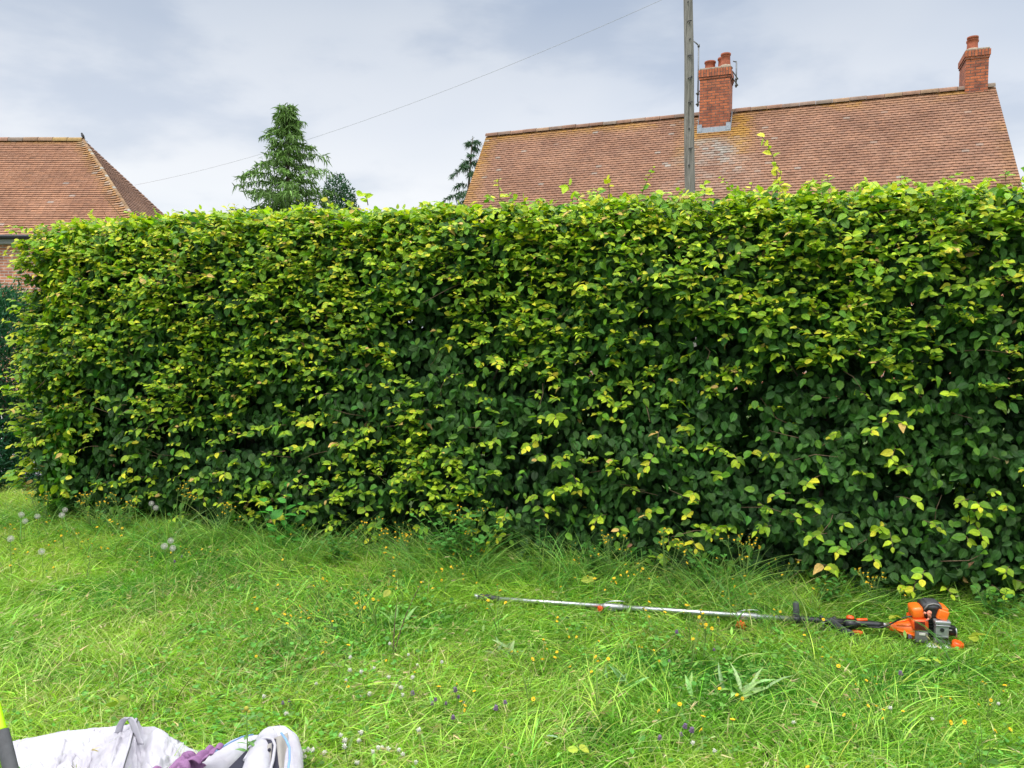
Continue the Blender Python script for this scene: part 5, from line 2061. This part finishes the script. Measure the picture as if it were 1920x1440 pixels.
# ------------------------------------------------------------------ long reach petrol trimmer lying on the grass
def build_trimmer():
    P0 = at(936, 1123, 4.42)
    P1 = at(1672, 1173, 3.97)
    e = (P1 - P0)
    ang = math.atan2(e.y, e.x)
    e.normalize()
    root = empty('long_reach_trimmer', (P0.x, P0.y, P0.z))
    tag(root, 'orange and black petrol garden trimmer with long silver pole lying on the grass', 'garden trimmer')
    yaw = ang
    pit = math.asin(e.z)
    root.rotation_euler = (0, -pit, yaw)

    def X(px):
        """local x of the photo column px on the shaft line"""
        k = (px - 960) / F
        # solve (P0.x + s e.x) = k' (depth along the view axis)
        c, s_ = math.cos(PITCH), math.sin(PITCH)
        # depth = (y*c - (z-CAMH)*s)
        d0 = P0.y * c - (P0.z - CAMH) * s_
        de = e.y * c - e.z * s_
        return (k * d0 - P0.x) / (e.x - k * de)

    def px2m(px):
        s = X(px)
        q = P0 + e * s
        return (q.y * math.cos(PITCH) - (q.z - CAMH) * math.sin(PITCH)) / F

    def pos(px, py, dy=0.0):
        """local point seen at (px,py): x along shaft, z up from shaft axis"""
        s = X(px)
        # axis row at this column
        u = s / X(1672)
        axis_y = 1123 + (1173 - 1123) * (px - 936) / (1672 - 936)
        return Vector((s, dy, (axis_y - py) * px2m(px) * 1.05))
    m = MB()
    m.tube([(0, 0, 0), (X(1145), 0, 0)], 0.0125, 14)
    m.build('outer_tube', M['alu'], root)
    m = MB()
    m.tube([(X(1130), 0, 0), (X(1500), 0, 0)], 0.0135, 14)
    m.build('inner_tube', M['alu'], root)
    m = MB()
    m.tube([(X(1668), 0, 0), (X(1640), 0, 0)], 0.014, 14)
    m.build('drive_tube', M['alu'], root)
    # tip connector lost in the grass
    m = MB()
    m.tube([(0.0, 0, 0), (-0.03, 0, 0), (-0.05, 0, 0), (-0.10, 0, 0.003), (-0.125, 0, 0.004)], [0.015, 0.017, 0.022, 0.02, 0.014], 12)
    m.ball((-0.07, -0.012, 0.006), 0.020, (1.2, 1, 1))
    m.build('tip_connector', M['rubber'], root)
    m = MB()
    m.tube([(-0.125, 0, 0.004), (-0.148, 0, 0.006)], [0.017, 0.015], 12)
    m.build('tip_collar', M['silver'], root)
    # two joint couplings with clamp lever and orange knob
    for px, kpx, kpy, kr in ((1150, 1126, 1138, 0.013), (1400, 1388, 1167, 0.024)):
        m = MB()
        x0 = X(px)
        m.tube([(x0 - 0.055, 0, 0), (x0 - 0.05, 0, 0), (x0 + 0.05, 0, 0), (x0 + 0.055, 0, 0)], [0.0145, 0.0175, 0.0175, 0.0145], 14)
        m.box((x0 - 0.01, -0.006, -0.012), (0.05, 0.016, 0.018), None, 0.004)
        m.build('tube_coupling', M['silver'], root)
        m = MB()
        m.tube([(x0 - 0.045, 0, 0.020), (x0 - 0.01, -0.004, 0.033), (x0 + 0.035, -0.006, 0.038), (x0 + 0.065, -0.006, 0.036)], [0.004, 0.0045, 0.004, 0.003], 7, flat=0.6)
        m.build('clamp_lever', M['alu'], root)
        m = MB()
        k = pos(kpx, kpy, -0.022 - (kr - 0.013) * 2)
        m.ball(k, kr, (1, 0.75, 1))
        for q in range(8):
            a = q * math.pi / 4
            m.tube([k + Vector((math.cos(a) * kr * 0.93, -0.012, math.sin(a) * kr * 0.93)), k + Vector((math.cos(a) * kr * 0.93, 0.010, math.sin(a) * kr * 0.93))], kr * 0.22, 6)
        m.build('locking_knob', M['red_orange'], root)
        if kr > 0.015:
            m = MB()
            m.tube([k + Vector((0.003, 0, -0.016)), k + Vector((-0.002, 0, -0.042))], 0.003, 6)
            m.build('knob_stud', M['galv'], root)
    # upright black bar handle
    m = MB()
    c = X(1493)
    hb, ht = pos(1493, 1178).z, pos(1493, 1129).z
    m.tube([(c + 0.002, 0, hb - 0.004), (c + 0.002, 0, hb), (c, 0, (hb + ht) / 2), (c - 0.003, 0, ht - 0.006), (c - 0.003, 0, ht)], [0.012, 0.0165, 0.0175, 0.0155, 0.009], 14)
    m.build('bar_handle', M['rubber'], root)
    m = MB()
    m.tube([(c - 0.02, 0, 0), (c + 0.02, 0, 0)], 0.024, 12)
    m.box((c, 0, -0.02), (0.035, 0.04, 0.03), None, 0.006)
    m.build('handle_clamp', M['black'], root)
    # black grip sleeve, harness bracket, knobs
    m = MB()
    m.tube([(X(1499), 0, 0), (X(1505), 0, 0), (X(1512), 0, 0.001), (X(1535), 0, 0), (X(1560), 0, 0), (X(1583), 0, 0)], [0.020, 0.022, 0.018, 0.019, 0.018, 0.02], 12)
    m.build('sleeve', M['black'], root)
    m = MB()
    k = pos(1540, 1157, -0.005)
    m.ball(k, 0.015, (1, 1, 0.8))
    m.tube([k, k - Vector((0, 0, 0.02))], 0.008, 8)
    m.ball(pos(1565, 1161, 0.01), 0.013, (1, 1, 0.9))
    m.build('bracket_knob', M['black'], root)
    m = MB()
    a, b = pos(1542, 1164, -0.024), pos(1542, 1182, -0.024)
    m.tube([a, a - (a - b) * 0.15, b], [0.009, 0.005, 0.0045], 8)
    m.build('clamp_bolt', M['silver'], root)
    m = MB()
    Rb = Matrix.Rotation(math.radians(36), 3, 'Y')
    m.box(pos(1572, 1172, -0.03), (0.13, 0.02, 0.034), Rb, 0.007)
    m.box(pos(1590, 1186, -0.026), (0.045, 0.022, 0.05), Rb, 0.008)
    m.box(pos(1556, 1172, -0.012), (0.020, 0.04, 0.055), None, 0.006)
    m.build('handlebar_bracket', M['rubber'], root)
    # throttle housing
    m = MB()
    cpos = pos(1594, 1170)
    bm = bmesh.new()
    bmesh.ops.create_cube(bm, size=1.0)
    for v in bm.verts:
        w = 1.0 if v.co.x < 0 else 0.72
        v.co = Vector((v.co.x * 0.075 + (0.010 if v.co.z > 0 else -0.004), v.co.y * 0.046, v.co.z * 0.062 * w))
    bmesh.ops.bevel(bm, geom=bm.edges[:], offset=0.010, segments=3, affect='EDGES')
    m.add_bm(bm, cpos)
    m.tube([(X(1600), 0, 0), (X(1612), 0, 0), (X(1645), 0, -0.001), (X(1656), 0, -0.002)], [0.022, 0.0185, 0.0185, 0.016], 14)
    m.build('throttle_housing', M['black'], root)
    m = MB()
    bm = bmesh.new()
    bmesh.ops.create_cube(bm, size=1.0)
    for v in bm.verts:
        w = 0.75 if v.co.z > 0 else 1.0
        v.co = Vector((v.co.x * 0.043 * w, v.co.y * 0.030, v.co.z * 0.020))
    bmesh.ops.bevel(bm, geom=bm.edges[:], offset=0.005, segments=2, affect='EDGES')
    m.add_bm(bm, pos(1594, 1158))
    m.build('stop_switch', M['red_orange'], root)
    m = MB()
    Rl = Matrix.Rotation(math.radians(-6), 3, 'Y')
    m.box(pos(1616, 1162), (0.054, 0.018, 0.011), Rl, 0.004)
    m.build('throttle_lockout', M['red_orange'], root)
    m = MB()
    Rl = Matrix.Rotation(math.radians(7), 3, 'Y')
    m.box(pos(1607, 1185, -0.006), (0.056, 0.018, 0.028), Rl, 0.008)
    m.build('throttle_trigger', M['red_orange'], root)
    # cable
    m = MB()
    cab = [(1625, 1171), (1645, 1172), (1662, 1168), (1675, 1161), (1688, 1155), (1700, 1152), (1712, 1152), (1724, 1155)]
    m.tube([pos(x, y, -0.035) for x, y in cab], 0.0042, 7)
    m.build('throttle_cable', M['black'], root)
    # clutch housing: ribbed orange cone
    m = MB()
    xs = [(1668, 0.020), (1674, 0.024), (1676, 0.020), (1682, 0.024), (1695, 0.034), (1706, 0.046), (1712, 0.054), (1716, 0.058)]
    off_z = lambda px: -0.004 - 0.010 * (px - 1668) / 48
    m.tube([(X(a), 0, off_z(a)) for a, _ in xs], [b for _, b in xs], 20)
    for k in range(6):
        a = k * math.pi / 3 + 0.3
        p0 = Vector((X(1680), 0.022 * math.cos(a), 0.022 * math.sin(a) - 0.006))
        p1 = Vector((X(1714), 0.057 * math.cos(a), 0.057 * math.sin(a) - 0.013))
        m.tube([p0, p1], 0.005, 5)
    m.build('clutch_housing', M['orange'], root)
    # grey crankcase plate
    m = MB()
    m.tube([(X(1714), 0, -0.012), (X(1722), 0, -0.012), (X(1734), 0, -0.012)], [0.058, 0.062, 0.060], 24)
    m.box(pos(1722, 1186, -0.03), (0.062, 0.07, 0.062), None, 0.008)
    m.build('crankcase', M['grey_plastic'], root)
    # upper orange shroud
    m = MB()
    m.box(pos(1719, 1164, -0.005), (0.078, 0.13, 0.058), Matrix.Rotation(math.radians(-6), 3, 'Y'), 0.014)
    m.build('lower_shroud', M['red_orange'], root)
    m = MB()
    m.box(pos(1715, 1144, -0.01), (0.058, 0.10, 0.062), Matrix.Rotation(math.radians(-9), 3, 'Y'), 0.017)
    m.box(pos(1720, 1150, 0.01), (0.055, 0.10, 0.045), None, 0.010)
    m.build('fan_cover', M['orange'], root)
    # black engine block with cooling fins
    m = MB()
    m.box(pos(1741, 1165, 0.02), (0.045, 0.12, 0.145), None, 0.012)
    m.box(pos(1745, 1143, 0.01), (0.105, 0.13, 0.060), None, 0.016)
    for k in range(6):
        m.box(pos(1741, 1150 + k * 6, -0.045), (0.05, 0.02, 0.005))
    m.build('engine_block', M['black'], root)
    m = MB()
    bm = bmesh.new()
    bmesh.ops.create_cube(bm, size=1.0)
    for v in bm.verts:
        w = 0.68 if v.co.z > 0 else 1.0
        v.co = Vector((v.co.x * 0.105 * w, v.co.y * 0.10, v.co.z * 0.040))
    bmesh.ops.bevel(bm, geom=bm.edges[:], offset=0.010, segments=3, affect='EDGES')
    m.add_bm(bm, pos(1742, 1133, -0.01))
    for q in (-0.02, 0.0, 0.02):
        m.box(pos(1742, 1127, -0.01 + q), (0.060, 0.006, 0.010), None, 0.002)
    m.build('top_cover', M['rubber'], root)
    m = MB()
    m.tube([pos(1724, 1137, -0.064), pos(1732, 1128, -0.060), pos(1742, 1126, -0.060), pos(1752, 1128, -0.060), pos(1758, 1136, -0.064)], 0.0042, 6)
    m.build('cover_rim_highlight', M['grey_plastic'], root)  # light grey tube imitating the highlight along the black cover's edge
    m = MB()
    Rc = Matrix.Rotation(math.radians(16), 3, 'Y')
    m.box(pos(1759, 1146, -0.025), (0.050, 0.10, 0.052), Rc, 0.007)
    m.box(pos(1762, 1140, -0.025), (0.030, 0.09, 0.040), Rc, 0.005)
    m.build('cylinder_cover', M['orange'], root)
    m = MB()
    m.tube([pos(1733, 1148, -0.085), pos(1731, 1138, -0.085)], [0.008, 0.010], 8)
    m.ball(pos(1732, 1139, -0.085), 0.011)
    m.tube([pos(1733, 1148, -0.085), pos(1726, 1154, -0.085)], 0.005, 7)
    m.tube([pos(1726, 1141, -0.085), pos(1722, 1139, -0.080)], 0.006, 7)
    m.build('choke_lever', pbr('salmon plastic', (0.70, 0.24, 0.16), 0.5), root)
    # silver cylinder side with a bolt hole, muffler below
    m = MB()
    m.box(pos(1757, 1172, -0.055), (0.062, 0.06, 0.080), None, 0.006)
    m.box(pos(1757, 1157, -0.055), (0.074, 0.075, 0.016), None, 0.004)
    m.box(pos(1757, 1162, -0.058), (0.068, 0.07, 0.006), None, 0.002)
    m.box(pos(1757, 1182, -0.085), (0.058, 0.006, 0.004))
    m.build('muffler', M['silver'], root)
    m = MB()
    hpos = pos(1756, 1170, -0.086)
    m.tube([hpos, hpos - Vector((0, 0.003, 0))], 0.010, 14)
    m.build('exhaust_hole', M['gutter'], root)
    m = MB()
    q = pos(1753, 1192, -0.06)
    m.tube([q + Vector((-0.022, 0, 0)), q + Vector((0.026, 0, 0))], 0.018, 12)
    m.build('carburettor', M['grey_plastic'], root)
    m = MB()
    for (px, py, y) in ((1749, 1158, -0.088), (1765, 1158, -0.088), (1749, 1185, -0.087), (1765, 1185, -0.087)):
        q = pos(px, py, y)
        m.tube([q, q - Vector((0, 0.004, 0))], 0.0035, 6)
    m.build('screws', M['gutter'], root)
    m = MB()
    for k in range(7):
        m.box(pos(1716 + 0.2 * k, 1157 + k * 2.2, -0.072), (0.050, 0.004, 0.0022))
    m.build('cooling_slots', M['black'], root)
    m = MB()
    m.box(pos(1722, 1180, -0.066), (0.030, 0.003, 0.014), None, 0.001)
    m.build('warning_sticker', tmat((0.62, 0.60, 0.52), 'sticker'), root)
    # recoil starter / air filter stub at the right
    m = MB()
    m.tube([pos(1766, 1177, -0.03), pos(1772, 1177, -0.03), pos(1786, 1179, -0.03), pos(1788, 1179, -0.03)], [0.022, 0.027, 0.027, 0.022], 16)
    m.box(pos(1776, 1170, -0.05), (0.030, 0.03, 0.018), None, 0.004)
    m.build('air_filter', M['black'], root)
    m = MB()
    m.tube([pos(1785, 1171, -0.058), pos(1786, 1178, -0.062), pos(1786, 1187, -0.058)], 0.0035, 6)
    m.box(pos(1772, 1173, -0.064), (0.026, 0.006, 0.006), None, 0.002)
    m.build('filter_clip', M['silver'], root)
    # fuel tank with orange cap
    m = MB()
    m.box(pos(1757, 1208, -0.02), (0.150, 0.14, 0.046), None, 0.018)
    m.ball(pos(1744, 1209, -0.055), 0.026, (1.5, 1, 0.9), 3)
    tk = m.build('fuel_tank', M['tank'], root)
    m = MB()
    a, b = pos(1783, 1206, -0.075), pos(1788, 1192, -0.080)
    m.tube([a, a.lerp(b, 0.2), a.lerp(b, 0.85), b], [0.024, 0.029, 0.029, 0.024], 20)
    m.build('fuel_cap', M['red_orange'], root)
    m = MB()
    m.box(pos(1715, 1204, 0.0), (0.11, 0.12, 0.030), Matrix.Rotation(math.radians(12), 3, 'Y'), 0.008)
    m.tube([pos(1695, 1198, -0.06), pos(1718, 1210, -0.075), pos(1736, 1213, -0.07)], 0.009, 8)
    m.build('tank_guard', M['black'], root)


build_trimmer()

# ------------------------------------------------------------------ builders' sack, towel, tool handle
def sheet(name, fn, nu, nv, mat, parent=None, thick=0.003, off=(0, 0, 0)):
    V, Fq = [], []
    for j in range(nv + 1):
        for i in range(nu + 1):
            V.append(np.array(fn(i / nu, j / nv), float) - np.array(off))
    for j in range(nv):
        for i in range(nu):
            a = j * (nu + 1) + i
            Fq.append((a, a + 1, a + nu + 2, a + nu + 1))
    o = np_mesh(name, np.array(V), [np.array(Fq)], mat, parent=parent)
    s = o.modifiers.new('thickness', 'SOLIDIFY')
    s.thickness = thick
    return o


def build_sack():
    Yb = 2.78
    # crest of the sack in photo pixels
    crest = [(24, 1391), (60, 1384), (120, 1372), (180, 1366), (225, 1362), (250, 1364), (270, 1363), (290, 1362), (305, 1372), (325, 1388), (350, 1402), (375, 1414), (392, 1418), (410, 1408), (430, 1394)]
    root = empty('builders_sack', at(270, 1440, 2.6) * 1.0)
    root.location.z = 0
    off = np.array(root.location)
    tag(root, 'crumpled white woven builders sack lying open on the grass at bottom left', 'sack')
    cx = np.array([c[0] for c in crest], float)
    cy = np.array([c[1] for c in crest], float)

    def body(u, v):
        px = 24 + (430 - 24) * u
        py = float(np.interp(px, cx, cy))
        c = np.array(at(px, py, Yb + 0.05 * math.sin(u * 5)))
        fold = 0.034 * (float(fbm(u * 7 + v * 2, v * 3, 0, 201)) - 0.5) * 2
        r1 = abs(float(fbm(u * 11 + 3, v * 4 + u * 6, 0, 203)) - 0.5)
        r2 = abs(float(fbm(u * 5 + v * 9, v * 5 - u * 8, 0, 207)) - 0.5)
        fold += 0.028 * math.exp(-(r1 / 0.016)) - 0.024 * math.exp(-(r2 / 0.018))
        r3 = abs(float(fbm(u * 23 + v * 4, v * 11 - u * 5, 0, 209, 2)) - 0.5)
        fold += 0.009 * math.exp(-(r3 / 0.03))
        crease = 0.018 * abs(math.sin((u * 9 + v * 3.5 + 0.6 * math.sin(v * 6)) * 1.3))
        crease2 = 0.014 * abs(math.sin((u * 5 - v * 7 + 0.4 * math.sin(u * 9)) * 1.9))
        if v < 0.2:                      # far side, falls to the grass behind the crest
            t = 1 - v / 0.2
            return (c[0] * (1 + 0.02 * t), c[1] + 0.10 * t, c[2] * (1 - t) + 0.02 * t)
        t = (v - 0.2) / 0.8              # near side slopes down toward the camera
        y = c[1] - 0.95 * t
        z = c[2] * (1 - 0.75 * t ** 1.1) + (fold + crease + crease2 - 0.02) * min(1, t * 5) * (1 - 0.3 * t)
        # seam valley with raised bead running down from the strap
        du = u - (0.57 - 0.13 * t)
        z += 0.030 * math.exp(-(du / 0.03) ** 2) * (1 - t) - 0.035 * math.exp(-((du - 0.05) / 0.035) ** 2)
        x = c[0] * (1 - 0.30 * t) - 0.03 * t
        return (x, y + 0.5 * fold, max(z, 0.02))
    sheet('sack_body', body, 190, 150, M['bag'], root, 0.003, off)
    # rolled seam bead
    m = MB()
    pts = []
    for i in range(24):
        t = i / 23
        v = 0.2 + 0.8 * t
        u = 0.57 - 0.13 * t
        p = np.array(body(u, v)) + np.array((0, 0, 0.006))
        pts.append(p - off)
    m.tube(pts, 0.006, 6, flat=0.8)
    m.build('seam', M['bag'], root)
    m = MB()
    m.tube([q + np.array((0.007, -0.002, 0.001)) for q in pts], 0.0022, 5)
    m.build('seam_stitching', M['rubber'], root)
    # lifting strap loop
    strap_px = [(222, 1374), (226, 1360), (232, 1349), (240, 1344), (247, 1352), (252, 1366), (258, 1384), (262, 1396)]
    P = [np.array(at(x, y, Yb - 0.02 - 0.01 * i)) for i, (x, y) in enumerate(strap_px)]

    def strap(u, v):
        t = u * (len(P) - 1)
        k = min(int(t), len(P) - 2)
        p = P[k] * (1 - t + k) + P[k + 1] * (t - k)
        return p + np.array((0.030, -0.012, 0.006)) * (v - 0.5)
    sheet('lifting_strap', strap, 24, 4, M['bag'], root, 0.004, off)
    # folded right-hand corner: a fat white fold, a second behind, cream lining and dark mouth
    def ridge_fold(pxs, Ys, rad, squash, tilt, seed):
        """puffed fold: tube-like sheet following px points"""
        Pp = [np.array(at(x, y, Y)) for (x, y), Y in zip(pxs, Ys)]

        def fn(u, v):
            t = u * (len(Pp) - 1)
            k = min(int(t), len(Pp) - 2)
            f = t - k
            p = Pp[k] * (1 - f) + Pp[k + 1] * f
            r_ = np.interp(u, np.linspace(0, 1, len(rad)), rad)
            a = math.pi * (-0.35 + 1.7 * v)
            wob = 0.10 * r_ * (float(fbm(u * 6, v * 5, seed, 211)) - 0.5) * 2
            tang = unit(Pp[k + 1] - Pp[k])
            sd = unit(np.cross(tang, UP))
            up = np.cross(sd, tang)
            return p + sd * math.cos(a) * (r_ + wob) + up * ((math.sin(a) - 1) * r_ * squash + wob)
        return fn
    f1 = ridge_fold([(330, 1470), (370, 1440), (405, 1418), (440, 1393), (470, 1380), (490, 1380)], [2.35, 2.45, 2.55, 2.63, 2.68, 2.70], [0.06, 0.07, 0.075, 0.07, 0.055, 0.035], 0.9, 0, 3)
    sheet('rolled_edge', f1, 50, 24, M['bag'], root, 0.004, off)
    f2 = ridge_fold([(470, 1470), (480, 1425), (490, 1385), (505, 1364), (525, 1361), (540, 1372), (546, 1400), (545, 1440), (535, 1500)], [2.30, 2.42, 2.60, 2.68, 2.70, 2.66, 2.58, 2.46, 2.30], [0.05, 0.05, 0.045, 0.035, 0.03, 0.035, 0.04, 0.04, 0.04], 1.0, 0, 9)
    sheet('folded_corner', f2, 70, 20, M['bag'], root, 0.004, off)

    # dark inside of the mouth and cream inner panel
    def panel(pxs, Y0, Y1, seed, amp=0.01):
        (x0, y0), (x1, y1), (x2, y2), (x3, y3) = pxs      # tl, tr, br, bl

        def fn(u, v):
            a = np.array((x0, y0)) * (1 - u) + np.array((x1, y1)) * u
            b = np.array((x3, y3)) * (1 - u) + np.array((x2, y2)) * u
            q = a * (1 - v) + b * v
            return np.array(at(q[0], q[1], Y0 * (1 - v) + Y1 * v + amp * math.sin(u * 5 + seed)))
        return fn
    sheet('dark_lining', panel([(478, 1392), (519, 1386), (527, 1470), (400, 1470)], 2.60, 2.38, 1), 20, 20, M['navy'], root, 0.003, off)
    sheet('inner_panel', panel([(500, 1399), (509, 1393), (507, 1475), (432, 1475)], 2.57, 2.33, 2), 20, 20, M['bag_in'], root, 0.003, off)
    sheet('outer_panel', panel([(512, 1386), (540, 1374), (540, 1470), (518, 1470)], 2.62, 2.40, 3, 0.02), 16, 20, M['bag_in'], root, 0.003, off)
    # rim cord round the mouth
    m = MB()
    m.tube([np.array(at(x, y, Y)) - off for x, y, Y in ((458, 1425, 2.5), (474, 1400, 2.575), (487, 1387, 2.60), (500, 1383, 2.60), (511, 1386, 2.59), (516, 1398, 2.56), (512, 1425, 2.47), (505, 1450, 2.40))], 0.0055, 6)
    m.build('rim_cord', M['bag'], root)
    m = MB()
    m.tube([np.array(at(x, y, Y)) - off for x, y, Y in ((527, 1374, 2.58), (536, 1386, 2.55), (543, 1402, 2.50), (543, 1425, 2.43), (538, 1455, 2.34))], 0.004, 5, flat=0.7)
    m.tube([np.array(at(x, y, Y)) - off for x, y, Y in ((400, 1411, 2.52), (430, 1393, 2.57), (455, 1381, 2.61), (475, 1377, 2.63))], 0.0025, 5)
    m.build('blue_binding', M['blue'], root)
    m = MB()
    c_ = np.array(at(505, 1406, 2.52)) - off
    m.ball(c_, 0.006)
    m.build('eyelet', M['navy'], root)
    # mauve towel
    cen = np.array(at(345, 1432, 2.42))

    def towel(u, v):
        a = 2 * math.pi * u
        rr = v
        prof = 0.085 * (1 - rr ** 2.2)
        fold = 0.012 * math.sin(a * 3 + rr * 7) * rr - 0.045 * math.exp(-((abs(float(fbm(math.cos(a) * 1.7 * rr + 9, math.sin(a) * 3 * rr + 4, 0, 227)) - 0.5)) / 0.035) ** 2) + 0.05 * (float(fbm(math.cos(a) * 2 * rr + 4, math.sin(a) * 2 * rr + 4, 0, 221)) - 0.5) * 2
        return cen + np.array((0.125 * rr * math.cos(a), 0.11 * rr * math.sin(a) - 0.02, prof + fold - 0.075))
    o = sheet('purple_towel', towel, 120, 50, M['mauve'], None, 0.004, cen)
    o.location = cen
    tag(o, 'crumpled mauve towel lying on the white sack', 'towel')
    def tail(u, v):
        p0, p1 = np.array(at(366, 1436, 2.40)), np.array(at(405, 1409, 2.50))
        p = p0 * (1 - u) + p1 * u
        return p + np.array((0.07 * (v - 0.5) * (1 - 0.4 * u), 0.02 * (v - 0.5), 0.020 * abs(math.sin(1.5 * math.pi * v + u)) + 0.004 * math.sin(u * 14)))
    sheet('corner', tail, 30, 24, M['mauve'], o, 0.004, cen)
    # tool standing at the far left
    A, B = at(-10, 1318, 2.10), at(26, 1466, 1.98)
    d = (B - A).normalized()
    foot = A + d * ((0.0 - A.z) / d.z)
    root = empty('garden_fork', foot)
    tag(root, 'garden fork with lime green and dark grey shaft standing at bottom left corner', 'garden fork')
    q = lambda s: -d * s
    sA = (A - foot).length
    sJ = (at(6, 1371, 2.06) - foot).length
    m = MB()
    m.tube([q(sJ), q(sJ + 0.004), q(1.22)], [0.012, 0.0135, 0.013], 14)
    m.build('lime_sleeve', M['lime'], root)
    m = MB()
    m.tube([q(0.12), q(0.2), q(sJ - 0.002)], [0.017, 0.019, 0.0185], 14)
    m.build('shaft', M['rubber'], root)
    m = MB()
    top = q(1.22)
    sd = Vector((1, 0, 0))
    m.tube([top, top - d * 0.05, top - d * 0.09 + sd * 0.045, top - d * 0.14 + sd * 0.05], [0.013, 0.012, 0.010, 0.010], 8)
    m.tube([top - d * 0.05, top - d * 0.09 - sd * 0.045, top - d * 0.14 - sd * 0.05], [0.012, 0.010, 0.010], 8)
    m.tube([top - d * 0.14 - sd * 0.055, top - d * 0.14 + sd * 0.055], 0.014, 10)
    m.build('grip', M['rubber'], root)
    for k in range(4):
        m = MB()
        o_ = (k - 1.5) * 0.045
        m.tube([q(0.13) + sd * o_ * 0.3, q(0.09) + sd * o_, q(0.0) + sd * o_, q(-0.10) + sd * o_], [0.007, 0.006, 0.005, 0.002], 6)
        m.build('tine', M['galv'], root)


build_sack()
